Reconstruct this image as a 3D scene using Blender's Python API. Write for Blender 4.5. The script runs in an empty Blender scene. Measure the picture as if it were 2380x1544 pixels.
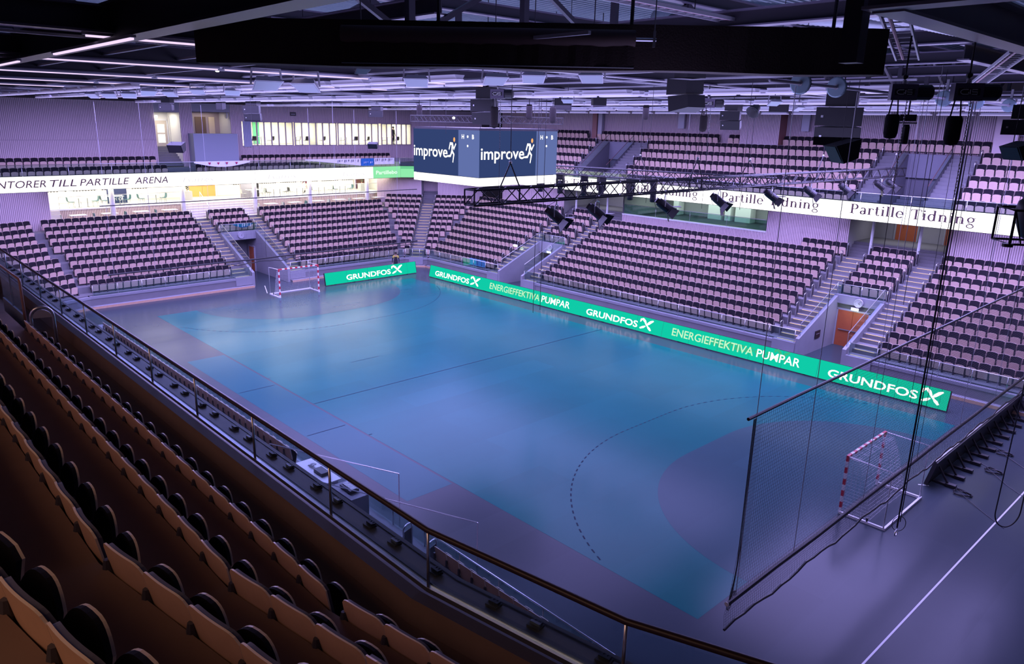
import bpy, math, random
import numpy as np
from mathutils import Matrix, Vector
PI = math.pi
sc = bpy.context.scene
COL = sc.collection
random.seed(7)

# ---------------------------------------------------------------- camera
CAM = np.array([48.6445, -15.2574, 12.3718]); PITCH, YAW, ROLL = -.2675, -.8208, .0204
FPX = 1731.77
_f = np.array([math.sin(YAW)*math.cos(PITCH), math.cos(YAW)*math.cos(PITCH), math.sin(PITCH)])
_r = np.array([math.cos(YAW), -math.sin(YAW), 0.0]); _u = np.cross(_r, _f)
_c, _s = math.cos(ROLL), math.sin(ROLL)
_r, _u = _c*_r + _s*_u, -_s*_r + _c*_u
cd = bpy.data.cameras.new('camera'); cam = bpy.data.objects.new('camera', cd); COL.objects.link(cam)
cam.matrix_world = Matrix(((_r[0], _u[0], -_f[0], CAM[0]), (_r[1], _u[1], -_f[1], CAM[1]), (_r[2], _u[2], -_f[2], CAM[2]), (0, 0, 0, 1)))
cd.sensor_width = 36; cd.lens = 36*FPX/2380; cd.shift_x = 25.25/2380; cd.shift_y = -11.99/2380
cd.clip_start = .1; cd.clip_end = 300
sc.camera = cam

# ---------------------------------------------------------------- world, light, exposure
sc.view_settings.view_transform = 'Standard'; sc.view_settings.look = 'None'
sc.view_settings.exposure = 0.0; sc.view_settings.gamma = 1.0; sc.view_settings.use_curve_mapping = False
w = bpy.data.worlds.new('world'); sc.world = w; w.use_nodes = True
w.node_tree.nodes['Background'].inputs[0].default_value = (.30, .25, .55, 1)
w.node_tree.nodes['Background'].inputs[1].default_value = .03
sc.cycles.max_bounces = 6; sc.cycles.diffuse_bounces = 3; sc.cycles.glossy_bounces = 3
sc.cycles.transparent_max_bounces = 16; sc.cycles.transmission_bounces = 4
sc.cycles.caustics_reflective = False; sc.cycles.caustics_refractive = False
sc.cycles.sample_clamp_indirect = 4.0
sc.cycles.use_denoising = True
LAV = (.44, .37, 1.0)
def area(name, loc, sx, sy, power, color, rot=(0, 0, 0), spread=PI):
    d = bpy.data.lights.new(name, 'AREA'); d.shape = 'RECTANGLE'; d.size = sx; d.size_y = sy; d.energy = power; d.color = color; d.spread = spread
    o = bpy.data.objects.new(name, d); COL.objects.link(o); o.location = loc; o.rotation_euler = rot
    return o
# house lights between the roof beams, over the arena only
area('house_light', (10.5, 13.0, 13.2), 33, 32, 20000, LAV)
area('house_light', (36.0, 23.5, 13.18), 12, 13, 7200, LAV)
area('house_light', (10.0, -3.5, 13.16), 32, 3, 5500, LAV)
area('wall_fill_far', (18, 27.5, 13.4), 46, 1.2, 450, LAV, (math.radians(62), 0, 0))  # added fill, no fixture there: brightens the far upper wall
area('wall_fill_left', (-7.0, 12, 13.4), 1.2, 36, 300, LAV, (0, math.radians(62), 0))  # same added fill for the left upper wall
for x, L in ((26.2, 5), (42, 13), (.6, 7)): area('soffit_fill', (x, 31.9, 7.2), L, .5, 16*L, LAV, (math.radians(25), 0, 0))  # added fill under the balcony to lift the dark lower ribbed walls
area('soffit_fill', (-12.4, -7, 7.2), .5, 9, 150, LAV, (0, math.radians(25), 0))  # added fill for the left lower wall, not a real fitting
area('roof_fill', (19, 11, 12.2), 46, 34, 8000, (.50, .46, 1.0), (PI, 0, 0))  # unseen upward fill, added so the roof steel reads lilac from below
area('house_light', (44.5, 9, 13.3), 4, 9, 1100, LAV)  # extra sheet added to bring more purple onto the floor at the right
area('balcony_downlight', (39.0, -18.6, 13.4), 18, 2.5, 180, (1, .56, .40), (math.radians(24), 0, 0), math.radians(125))

# ---------------------------------------------------------------- materials
MATS = {}
def mat(name, col, rough=.6, metal=0, spec=.5, emit=None, es=1, noise=0, nscale=4, bump=0, bscale=60):
    if name in MATS: return MATS[name]
    m = bpy.data.materials.new(name); m.use_nodes = True; nt = m.node_tree; b = nt.nodes['Principled BSDF']
    b.inputs['Base Color'].default_value = (*col, 1); b.inputs['Roughness'].default_value = rough
    b.inputs['Metallic'].default_value = metal; b.inputs['Specular IOR Level'].default_value = spec
    if emit: b.inputs['Emission Color'].default_value = (*emit, 1); b.inputs['Emission Strength'].default_value = es
    if noise or bump:
        tc = nt.nodes.new('ShaderNodeTexCoord')
    if noise:
        n = nt.nodes.new('ShaderNodeTexNoise'); n.inputs['Scale'].default_value = nscale; n.inputs['Detail'].default_value = 5
        nt.links.new(tc.outputs['Object'], n.inputs['Vector'])
        mx = nt.nodes.new('ShaderNodeMix'); mx.data_type = 'RGBA'
        mx.inputs[6].default_value = (*[c*(1-noise) for c in col], 1); mx.inputs[7].default_value = (*[min(1, c*(1+noise)) for c in col], 1)
        nt.links.new(n.outputs['Fac'], mx.inputs[0]); nt.links.new(mx.outputs[2], b.inputs['Base Color'])
    if bump:
        n2 = nt.nodes.new('ShaderNodeTexNoise'); n2.inputs['Scale'].default_value = bscale; n2.inputs['Detail'].default_value = 4
        nt.links.new(tc.outputs['Object'], n2.inputs['Vector'])
        bp = nt.nodes.new('ShaderNodeBump'); bp.inputs['Strength'].default_value = bump; bp.inputs['Distance'].default_value = .02
        nt.links.new(n2.outputs['Fac'], bp.inputs['Height']); nt.links.new(bp.outputs['Normal'], b.inputs['Normal'])
    MATS[name] = m
    return m
def lamp_mat(name, col, st):
    if name in MATS: return MATS[name]
    m = bpy.data.materials.new(name); m.use_nodes = True; nt = m.node_tree; nt.nodes.clear()
    e = nt.nodes.new('ShaderNodeEmission'); e.inputs[0].default_value = (*col, 1); e.inputs[1].default_value = st
    o = nt.nodes.new('ShaderNodeOutputMaterial'); nt.links.new(e.outputs[0], o.inputs[0]); MATS[name] = m
    return m
def glass_mat(name, tint, refl=.12, rough=.03):
    m = bpy.data.materials.new(name); m.use_nodes = True; nt = m.node_tree; nt.nodes.clear()
    t = nt.nodes.new('ShaderNodeBsdfTransparent'); t.inputs[0].default_value = (*tint, 1)
    g = nt.nodes.new('ShaderNodeBsdfGlossy'); g.inputs['Roughness'].default_value = rough; g.inputs[0].default_value = (.9, .95, .95, 1)
    lw = nt.nodes.new('ShaderNodeLayerWeight'); lw.inputs[0].default_value = .35
    mul = nt.nodes.new('ShaderNodeMath'); mul.operation = 'MULTIPLY_ADD'; mul.inputs[1].default_value = refl*2; mul.inputs[2].default_value = refl*.25
    nt.links.new(lw.outputs['Fresnel'], mul.inputs[0])
    mx = nt.nodes.new('ShaderNodeMixShader'); o = nt.nodes.new('ShaderNodeOutputMaterial')
    nt.links.new(mul.outputs[0], mx.inputs[0]); nt.links.new(t.outputs[0], mx.inputs[1]); nt.links.new(g.outputs[0], mx.inputs[2]); nt.links.new(mx.outputs[0], o.inputs[0])
    MATS[name] = m
    return m
def floor_mat(name, col, patch=.12, rough=.3):
    m = bpy.data.materials.new(name); m.use_nodes = True; nt = m.node_tree; b = nt.nodes['Principled BSDF']
    tc = nt.nodes.new('ShaderNodeTexCoord')
    br = nt.nodes.new('ShaderNodeTexBrick'); br.inputs['Scale'].default_value = 1; br.inputs['Brick Width'].default_value = 9.0; br.inputs['Row Height'].default_value = 1.55
    br.inputs['Mortar Size'].default_value = 0; br.offset = .37
    br.inputs['Color1'].default_value = (0, 0, 0, 1); br.inputs['Color2'].default_value = (1, 1, 1, 1)
    mp = nt.nodes.new('ShaderNodeMapping'); mp.inputs['Rotation'].default_value = (0, 0, PI/2)
    nt.links.new(tc.outputs['Object'], mp.inputs[0]); nt.links.new(mp.outputs[0], br.inputs['Vector'])
    n = nt.nodes.new('ShaderNodeTexNoise'); n.inputs['Scale'].default_value = .35; n.inputs['Detail'].default_value = 4
    nt.links.new(tc.outputs['Object'], n.inputs['Vector'])
    ad = nt.nodes.new('ShaderNodeMath'); ad.operation = 'MULTIPLY_ADD'; ad.inputs[1].default_value = .45
    sep = nt.nodes.new('ShaderNodeSeparateColor'); nt.links.new(br.outputs['Color'], sep.inputs[0])
    nt.links.new(sep.outputs[0], ad.inputs[0]); nt.links.new(n.outputs['Fac'], ad.inputs[2])
    mx = nt.nodes.new('ShaderNodeMix'); mx.data_type = 'RGBA'
    mx.inputs[6].default_value = (*[c*(1-patch) for c in col], 1); mx.inputs[7].default_value = (*[c*(1+patch) for c in col], 1)
    nt.links.new(ad.outputs[0], mx.inputs[0]); nt.links.new(mx.outputs[2], b.inputs['Base Color'])
    b.inputs['Roughness'].default_value = .6; b.inputs['Specular IOR Level'].default_value = 0
    gl = nt.nodes.new('ShaderNodeBsdfGlossy'); gl.inputs['Roughness'].default_value = rough; gl.inputs[0].default_value = (1, 1, 1, 1)
    fr = nt.nodes.new('ShaderNodeFresnel'); fr.inputs[0].default_value = 1.15; ms_ = nt.nodes.new('ShaderNodeMixShader')
    nt.links.new(fr.outputs[0], ms_.inputs[0]); nt.links.new(b.outputs[0], ms_.inputs[1]); nt.links.new(gl.outputs[0], ms_.inputs[2]); nt.links.new(ms_.outputs[0], nt.nodes['Material Output'].inputs[0])
    MATS[name] = m
    return m
M_FLOOR = floor_mat('floor_blue_grey', (.040, .054, .066), .10, .22)
M_COURT = floor_mat('court_teal', (.006, .098, .098), .14, .20)
M_ZONE = floor_mat('goal_area_blue', (.027, .068, .082), .10, .20)
M_SUB = floor_mat('substitution_zone_blue', (.013, .085, .10), .06, .20)
M_LINE = mat('line_dark', (.006, .02, .04), .6, spec=.1)
M_TAPE = mat('line_white', (.75, .75, .75), .5)
M_CONC = mat('concrete', (.17, .165, .18), .75, noise=.12, nscale=1.5)
M_CONCL = mat('concrete_light', (.25, .25, .28), .7, noise=.15, nscale=1.2)
M_STEP = mat('step_concrete', (.17, .165, .175), .75, noise=.1)
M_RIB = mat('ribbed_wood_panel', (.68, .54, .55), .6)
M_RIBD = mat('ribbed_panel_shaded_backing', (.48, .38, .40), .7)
M_WALL = mat('grey_wall', (.34, .33, .36), .8, noise=.05)
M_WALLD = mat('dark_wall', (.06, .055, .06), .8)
M_WHITE = mat('white_paint', (.78, .78, .78), .6)
M_PLY = mat('plywood', (.70, .50, .40), .45, noise=.08, nscale=6)
M_PLYE = mat('plywood_edge', (.85, .68, .50), .35)
M_PLYB = mat('plywood_back', (.60, .37, .24), .4, noise=.12, nscale=9)
M_BLK = mat('black_upholstery', (.012, .010, .015), .9, spec=.25, bump=.15, bscale=250)
M_BLKC = mat('blue_black_cushion_edge', (.09, .09, .12), .7)
M_IRON = mat('dark_seat_bracket', (.05, .045, .055), .5)
M_STEEL = mat('brushed_steel', (.62, .62, .66), .28, metal=.9)
M_GALV = mat('grey_painted_steel', (.40, .39, .44), .45, metal=.2)
M_BLACK = mat('black_metal', (.018, .016, .02), .45)
M_BLACKM = mat('black_speaker_cabinet', (.010, .009, .013), .5, bump=.2, bscale=150)
M_CURT = mat('black_drape', (.040, .024, .021), .85, bump=.5, bscale=35)
M_BEAM = mat('roof_steel_dark', (.045, .040, .055), .4)
M_BEAMB = mat('roof_steel_flange', (.17, .15, .21), .3)
M_DECK = mat('roof_deck_galvanised', (.20, .27, .31), .45, metal=.3)
M_LUM = mat('luminaire_white', (.55, .54, .60), .5)
M_LUMG = mat('luminaire_diffuser', (.50, .49, .56), .5, emit=(.50, .43, .90), es=.60)
M_RED = mat('door_orange_wood', (.42, .10, .035), .55, noise=.12, nscale=5)
M_GOALR = mat('goal_red', (.55, .02, .05), .35)
M_GOALW = mat('goal_white', (.80, .80, .82), .35)
M_NET = mat('white_net_cord', (.72, .72, .76), .7)
M_NETB = mat('black_net_cord', (.035, .03, .04), .7)
M_RAILT = mat('brown_handrail', (.035, .018, .018), .4)
M_CARPET = mat('foreground_floor', (.17, .105, .075), .85, noise=.12, nscale=3)
M_DARKF = mat('dark_fascia_lid', (.048, .030, .020), .55, noise=.2, nscale=2)
M_NOSE = lamp_mat('lit_step_nosing', (1.0, .66, .48), 1.3)
M_GREEN = lamp_mat('led_green', (.005, .60, .39), 1.0)
M_LEDW = lamp_mat('led_white_lettering', (1, 1, .97), 1.7)
M_LEDPALE = lamp_mat('led_pale_green_lettering', (.62, 1, .62), .95)
M_LEDFADE = lamp_mat('led_faded_green_lettering', (.05, .52, .25), .95)
M_RIBBON = lamp_mat('led_white_ribbon', (1, .98, 1), 1.8)
M_INK = mat('led_dark_lettering', (.03, .02, .03), .8, spec=0, emit=(.06, .03, .055), es=1)
M_INKF = mat('led_faint_lettering', (.03, .02, .03), .8, spec=0, emit=(.80, .78, .80), es=1)
M_RIBG = lamp_mat('led_ribbon_green', (.27, .80, .40), 1.05)
M_SCR = lamp_mat('video_screen_blue', (.032, .055, .165), 1.0)
M_SCR2 = lamp_mat('video_screen_side_panel', (.12, .165, .40), 1.0)
M_SCRT = lamp_mat('video_screen_lettering', (1, .98, .92), 1.6)
M_ORANGE = lamp_mat('video_screen_orange', (1, .45, .15), 1.1)
M_LOUNGE = mat('lounge_white', (.85, .83, .78), .7)
M_LOUNGEF = mat('lounge_floor', (.62, .58, .52), .5)
M_TABLE = mat('white_table', (.8, .8, .78), .4)
M_CHAIR = mat('teal_chair', (.05, .13, .15), .5)
M_CHAIRW = mat('pale_chair', (.45, .47, .46), .5)
M_EXIT = lamp_mat('exit_sign_white', (.85, 1, .75), 3.0)
M_GLASS = glass_mat('balustrade_glass', (.80, .90, .88), .16)
M_GLASSB = glass_mat('balcony_glass', (.80, .90, .93), .14)
M_GLASSW = glass_mat('window_glass', (.93, .96, .95), .06)
M_TEALGL = glass_mat('lounge_glass', (.55, .72, .72), .20)
M_SEATSTRIP = mat('blue_seat_cover', (.10, .30, .50), .6)

# ---------------------------------------------------------------- mesh builder
class MB:
    def __init__(s): s.v = []; s.f = []; s.m = []; s.mats = []
    def mi(s, m):
        if m not in s.mats: s.mats.append(m)
        return s.mats.index(m)
    def add(s, vs, fs, m):
        b = len(s.v); k = s.mi(m); s.v += [tuple(map(float, v)) for v in vs]
        for f in fs: s.f.append([i+b for i in f]); s.m.append(k)
    def quad(s, a, b, c, d, m): s.add([a, b, c, d], [(0, 1, 2, 3)], m)
    def poly(s, pts, m): s.add(pts, [tuple(range(len(pts)))], m)
    def box(s, c, size, m, M=None):
        x, y, z = [k/2 for k in size]
        vs = [(sx*x, sy*y, sz*z) for sx in (-1, 1) for sy in (-1, 1) for sz in (-1, 1)]
        if M is not None: vs = [tuple(M @ Vector(v)) for v in vs]
        vs = [(v[0]+c[0], v[1]+c[1], v[2]+c[2]) for v in vs]
        s.add(vs, [(0, 1, 3, 2), (4, 6, 7, 5), (0, 4, 5, 1), (2, 3, 7, 6), (0, 2, 6, 4), (1, 5, 7, 3)], m)
    def bb(s, x0, x1, y0, y1, z0, z1, m): s.box(((x0+x1)/2, (y0+y1)/2, (z0+z1)/2), (abs(x1-x0), abs(y1-y0), abs(z1-z0)), m)
    def tube(s, pts, r, m, n=8, cap=True, closed=False):
        pts = [Vector(p) for p in pts]; N = len(pts); rings = []
        rr = r if isinstance(r, (list, tuple)) else [r]*N
        prev = None
        for i, p in enumerate(pts):
            if closed: t = (pts[(i+1) % N]-pts[i-1])
            else: t = (pts[min(i+1, N-1)]-pts[max(i-1, 0)])
            if t.length < 1e-9: t = Vector((0, 0, 1))
            t.normalize()
            if prev is None:
                a = Vector((0, 0, 1)) if abs(t.z) < .9 else Vector((1, 0, 0))
                u = t.cross(a).normalized()
            else:
                u = (prev - t*prev.dot(t)); u = u.normalized() if u.length > 1e-6 else t.orthogonal().normalized()
            prev = u; w_ = t.cross(u)
            rings.append([p + (u*math.cos(2*PI*(j+.5)/n) + w_*math.sin(2*PI*(j+.5)/n))*rr[i] for j in range(n)])
        vs = [v for R in rings for v in R]; fs = []
        for i in range(N if closed else N-1):
            a, b = i*n, ((i+1) % N)*n
            for j in range(n): fs.append((a+j, a+(j+1) % n, b+(j+1) % n, b+j))
        if cap and not closed: fs.append(tuple(range(n-1, -1, -1))); fs.append(tuple((N-1)*n+j for j in range(n)))
        s.add(vs, fs, m)
    def bar(s, p0, p1, wx, wz, m, up=(0, 0, 1)):
        p0, p1 = Vector(p0), Vector(p1); t = (p1-p0); L = t.length; t.normalize(); up = Vector(up)
        if abs(t.dot(up)) > .98: up = Vector((1, 0, 0))
        x = t.cross(up).normalized(); z = x.cross(t)
        M = Matrix((x, t, z)).transposed()
        s.box((p0+p1)/2, (wx, L, wz), m, M)
    def lathe(s, prof, m, c=(0, 0, 0), n=16, M=None):
        vs = []; fs = []
        for r, z in prof:
            for j in range(n):
                v = Vector((r*math.cos(2*PI*j/n), r*math.sin(2*PI*j/n), z))
                if M is not None: v = M @ v
                vs.append((v[0]+c[0], v[1]+c[1], v[2]+c[2]))
        for i in range(len(prof)-1):
            for j in range(n): fs.append((i*n+j, i*n+(j+1) % n, (i+1)*n+(j+1) % n, (i+1)*n+j))
        fs.append(tuple(range(n-1, -1, -1))); fs.append(tuple((len(prof)-1)*n+j for j in range(n)))
        s.add(vs, fs, m)
    def prism(s, outline, d0, d1, m, me=None, F=None):
        """outline: 2D (a,b) points; extruded from d0 to d1; F maps (a,b,d)->xyz"""
        F = F or (lambda a, b, d: (a, d, b)); n = len(outline); me = me or m
        v0 = [F(a, b, d0) for a, b in outline]; v1 = [F(a, b, d1) for a, b in outline]
        s.add(v0, [tuple(range(n))], m); s.add(v1, [tuple(range(n-1, -1, -1))], m)
        s.add(v0+v1, [(i, i+n, (i+1) % n+n, (i+1) % n) for i in range(n)], me)
    def mesh(s, name, smooth=False):
        me = bpy.data.meshes.new(name); me.from_pydata(s.v, [], s.f)
        for m in s.mats: me.materials.append(m)
        me.polygons.foreach_set('material_index', s.m)
        if smooth: me.polygons.foreach_set('use_smooth', [True]*len(s.f))
        me.update()
        return me
    def build(s, name, parent=None, smooth=False, loc=None, rot=None):
        o = bpy.data.objects.new(name, s.mesh(name, smooth)); COL.objects.link(o)
        if parent is not None: o.parent = parent
        if loc is not None: o.location = loc
        if rot is not None: o.rotation_euler = rot
        return o
def tag(o, label, cat, group=None, kind=None):
    o['label'] = label; o['category'] = cat
    if group: o['group'] = group
    if kind: o['kind'] = kind
    return o
def thing(name, label, cat, loc=(0, 0, 0), rotz=0, group=None):
    o = bpy.data.objects.new(name, None); COL.objects.link(o); o.location = loc; o.rotation_euler = (0, 0, rotz); o.empty_display_size = .1
    return tag(o, label, cat, group)
def dup(root, loc, rot, label=None, group=None):
    r = root.copy(); COL.objects.link(r); r.location = loc; r.rotation_euler = rot if isinstance(rot, (tuple, list)) else (0, 0, rot)
    if label: r['label'] = label
    if group: r['group'] = group
    for ch in list(root.children):
        c = ch.copy(); COL.objects.link(c); c.parent = r
        for g in list(ch.children):
            d = g.copy(); COL.objects.link(d); d.parent = c
    return r
def ordn(i):
    W = ['first', 'second', 'third', 'fourth', 'fifth', 'sixth', 'seventh', 'eighth', 'ninth', 'tenth', 'eleventh', 'twelfth', 'thirteenth', 'fourteenth', 'fifteenth',
         'sixteenth', 'seventeenth', 'eighteenth', 'nineteenth', 'twentieth']
    if i < 20: return W[i]
    T = {2: 'twenty', 3: 'thirty', 4: 'forty', 5: 'fifty'}
    n = i+1
    if n % 10 == 0: return {2: 'twentieth', 3: 'thirtieth', 4: 'fortieth', 5: 'fiftieth'}[n//10]
    return T[n//10]+'-'+W[n % 10-1]
def struct(mb, name, label, cat, smooth=False):
    return tag(mb.build(name, smooth=smooth), label, cat, kind='structure')

# ---------------------------------------------------------------- lettering
def text_mesh(s, height, m, bold=0, xs=1.0, depth=.004, shear=0):
    c = bpy.data.curves.new('t', 'FONT'); c.body = s; c.size = 1; c.offset = bold; c.extrude = 0; c.resolution_u = 3; c.shear = shear
    o = bpy.data.objects.new('t', c); COL.objects.link(o)
    bpy.context.view_layer.update()
    me = bpy.data.meshes.new_from_object(o.evaluated_get(bpy.context.evaluated_depsgraph_get()))
    bpy.data.objects.remove(o)
    k = height/.72
    co = np.empty(len(me.vertices)*3); me.vertices.foreach_get('co', co); co = co.reshape(-1, 3)
    x0 = co[:, 0].min(); co[:, 0] = (co[:, 0]-x0)*k*xs; co[:, 1] *= k
    me.vertices.foreach_set('co', co.ravel()); me.materials.clear(); me.materials.append(m); me.update()
    return me, co[:, 0].max()
def place_flat(me, name, parent, origin, xdir, ydir, width=None, cur=None):
    """place a mesh drawn in XY onto a plane: X -> xdir, Y -> ydir"""
    o = bpy.data.objects.new(name, me); COL.objects.link(o)
    x = Vector(xdir).normalized(); y = Vector(ydir).normalized(); z = x.cross(y)
    sx = (width/cur) if width else 1
    o.matrix_world = Matrix(((x[0]*sx, y[0], z[0], origin[0]), (x[1]*sx, y[1], z[1], origin[1]), (x[2]*sx, y[2], z[2], origin[2]), (0, 0, 0, 1)))
    if parent is not None: o.parent = parent; o.matrix_parent_inverse = Matrix.Identity(4) if parent.location.length == 0 else Matrix.Translation(parent.location).inverted()
    return o
class Strokes:
    """flat lettering built of strokes, in a mesh lying in XY"""
    def __init__(s, m): s.b = MB(); s.m = m
    def line(s, pts, w):
        ws = w if isinstance(w, (list, tuple)) else [w]*len(pts)
        P = [Vector((p[0], p[1])) for p in pts]; L = []; R_ = []
        for i, p in enumerate(P):
            t = (P[min(i+1, len(P)-1)]-P[max(i-1, 0)]).normalized(); n = Vector((-t.y, t.x))*ws[i]/2
            L.append(p+n); R_.append(p-n)
        for i in range(len(P)-1): s.b.add([(R_[i].x, R_[i].y, 0), (R_[i+1].x, R_[i+1].y, 0), (L[i+1].x, L[i+1].y, 0), (L[i].x, L[i].y, 0)], [(0, 1, 2, 3)], s.m)
    def arc(s, cx, cy, rx, ry, a0, a1, w, n=12, w1=None):
        A = [math.radians(a0+(a1-a0)*i/n) for i in range(n+1)]
        w1 = w if w1 is None else w1
        s.line([(cx+rx*math.cos(a), cy+ry*math.sin(a)) for a in A], [w1+(w-w1)*abs(math.cos(a)) for a in A])
    def disc(s, cx, cy, r, n=12): s.b.add([(cx+r*math.cos(2*PI*i/n), cy+r*math.sin(2*PI*i/n), 0) for i in range(n)], [tuple(range(n))], s.m)
def serif_text(txt, m):
    S = Strokes(m); x = 0; k = .15; t = .06
    def serif(cx, y, w=.26): S.line([(cx-w/2, y+t/2), (cx+w/2, y+t/2)], t)
    def stem(cx, y0, y1, top=True, bot=True):
        S.line([(cx, y0), (cx, y1)], k)
        if bot: serif(cx, y0)
        if top: S.line([(cx-.15, y1-.03), (cx, y1-.03)], .06)
    for ch in txt:
        if ch == 'P':
            S.line([(x+.2, 0), (x+.2, 1)], k); serif(x+.2, 0, .34); S.line([(x+.04, .978), (x+.4, .978)], t); S.line([(x+.2, .47), (x+.4, .47)], t)
            S.arc(x+.4, .725, .22, .25, 90, -90, k, 12, t); x += .82
        elif ch == 'a':
            S.arc(x+.26, .47, .17, .2, 150, 0, k*.9, 10, t); S.line([(x+.43, .47), (x+.43, .06), (x+.52, .03)], [k, k, t]); S.arc(x+.25, .17, .16, .17, 30, 330, k*.9, 14, t); x += .64
        elif ch == 'r': stem(x+.15, 0, .68); S.arc(x+.33, .47, .16, .19, 150, 60, t, 8, t); S.disc(x+.43, .6, .065); x += .56
        elif ch == 't': S.line([(x+.17, .9), (x+.17, .15)], k); S.arc(x+.29, .14, .12, .13, 180, 330, k*.8, 8, t); S.line([(x+.02, .66), (x+.38, .66)], t); x += .5
        elif ch == 'i': stem(x+.15, 0, .68); S.disc(x+.14, .9, .075); x += .38
        elif ch == 'l': stem(x+.15, 0, 1.04); x += .38
        elif ch == 'e': S.arc(x+.32, .33, .24, .33, 0, 320, k*.9, 20, t); S.line([(x+.1, .37), (x+.54, .37)], t); x += .7
        elif ch == 'T': S.line([(x+.42, 0), (x+.42, .98)], k); serif(x+.42, 0, .34); S.line([(x+.04, .975), (x+.8, .975)], t); S.line([(x+.05, .98), (x+.03, .78)], t); S.line([(x+.79, .98), (x+.81, .78)], t); x += .88
        elif ch == 'd': S.arc(x+.3, .33, .22, .33, 40, 320, k*.9, 18, t); S.line([(x+.5, 0.02), (x+.5, 1.04)], k); S.line([(x+.36, 1.01), (x+.5, 1.01)], .06); S.line([(x+.5, .03), (x+.62, .03)], .05); x += .76
        elif ch == 'n': stem(x+.15, 0, .68); S.arc(x+.35, .44, .18, .22, 160, 0, k*.8, 10, t); S.line([(x+.53, .44), (x+.53, 0)], k); serif(x+.53, 0); x += .8
        elif ch == 'g': S.arc(x+.29, .45, .2, .22, 0, 360, k*.8, 18, t); S.line([(x+.44, .6), (x+.62, .66)], .05); S.line([(x+.16, .26), (x+.14, .14), (x+.3, .06)], .06); S.line([(x+.22, .06), (x+.46, .02)], .09); S.arc(x+.29, -.16, .23, .17, 75, -260, .08, 18, t); x += .7
        elif ch == ' ': x += .42
    return S.b.mesh('serif_text'), x
def leaf_logo(m):
    S = Strokes(m)
    S.line([(.03, .66), (.08, .90), (.20, .97), (.34, .82), (.46, .62)], [.05, .16, .19, .20, .10])
    S.line([(.97, .98), (.80, .84), (.64, .62), (.55, .48)], [.10, .20, .19, .08])
    S.line([(.44, .36), (.28, .22), (.05, .06)], [.08, .19, .12])
    S.line([(.58, .38), (.72, .22), (.86, .02)], [.08, .19, .12])
    S.line([(.40, .66), (.50, .50), (.62, .34)], [.10, .12, .10])
    return S.b.mesh('logo_mark')
def runner_logo(m, mh):
    S = Strokes(m)
    S.line([(.05, .52), (.2, .8), (.45, .78), (.62, .55), (.86, .80)], [.09, .13, .15, .12, .08])
    S.line([(.45, .78), (.40, .45), (.62, .30), (.50, -.08)], [.16, .16, .14, .08])
    S.line([(.40, .45), (.22, .22), (-.12, .20)], [.14, .12, .07])
    S.m = mh; S.disc(.66, .98, .11)
    return S.b.mesh('runner_mark')

# ================================================================ THE SETTING
RUN, RISE = .86, .42
UR, UH = .86, .63
# ---- floor with the court laid on it
fb = MB()
fb.quad((-30, -30, 0), (70, -30, 0), (70, 60, 0), (-30, 60, 0), M_FLOOR)
fb.quad((0, 0, .002), (40, 0, .002), (40, 20, .002), (0, 20, .002), M_COURT)
def zone_pts(x0, sgn, R, z):
    P = []
    for i in range(25):
        a = PI/2*i/24; P.append((x0+sgn*R*math.sin(a), 8.5-R*math.cos(a), z))
    for i in range(25):
        a = PI/2*i/24; P.append((x0+sgn*R*math.cos(a), 11.5+R*math.sin(a), z))
    return [p for p in P if -0.001 <= p[1] <= 20.001]
fb.poly([(0, 2.5, .004)]+zone_pts(0, 1, 6, .004)+[(0, 17.5, .004)], M_ZONE)
fb.poly(([(40, 2.5, .004)]+zone_pts(40, -1, 6, .004)+[(40, 17.5, .004)])[::-1], M_ZONE)
fb.quad((10.5, -2.05, .002), (30, -2.05, .002), (30, -.1, .002), (10.5, -.1, .002), M_SUB)
def fline(x0, y0, x1, y1, wd, m, z=.006):
    d = Vector((x1-x0, y1-y0)).normalized(); n = Vector((-d.y, d.x))*wd/2
    fb.quad((x0+n.x, y0+n.y, z), (x1+n.x, y1+n.y, z), (x1-n.x, y1-n.y, z), (x0-n.x, y0-n.y, z), m)
fline(20, 0, 20, 20, .05, M_LINE)
for x in (16.6, 23.0): fline(x, -1.95, x, -.2, .045, M_LINE)
for x in (15.5, 24.5): fline(x, 0, x, .15, .05, M_LINE)
fline(15.9, 4.5, 15.9, 6.2, .03, M_LINE)
for x0, sg in ((0, 1), (40, -1)):
    P = zone_pts(x0, sg, 9, .006); L = 0; on_ = True; acc = 0
    dense = []
    for a, b in zip(P[:-1], P[1:]):
        n = max(1, int(math.dist(a, b)/.15))
        for i in range(n): dense.append((a[0]+(b[0]-a[0])*i/n, a[1]+(b[1]-a[1])*i/n))
    for i in range(0, len(dense)-1, 2): fline(dense[i][0], dense[i][1], dense[i+1][0], dense[i+1][1], .05, M_LINE)
fline(43.54, -2, 43.85, 24, .05, M_TAPE)
fline(-4.4, 9.4, -1.9, 8.4, .05, M_TAPE)
fline(41.0, 12.7, 41.3, 12.9, .05, M_TAPE)
struct(fb, 'floor', 'blue grey sports hall floor with a teal handball court and dark line markings', 'floor')

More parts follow.
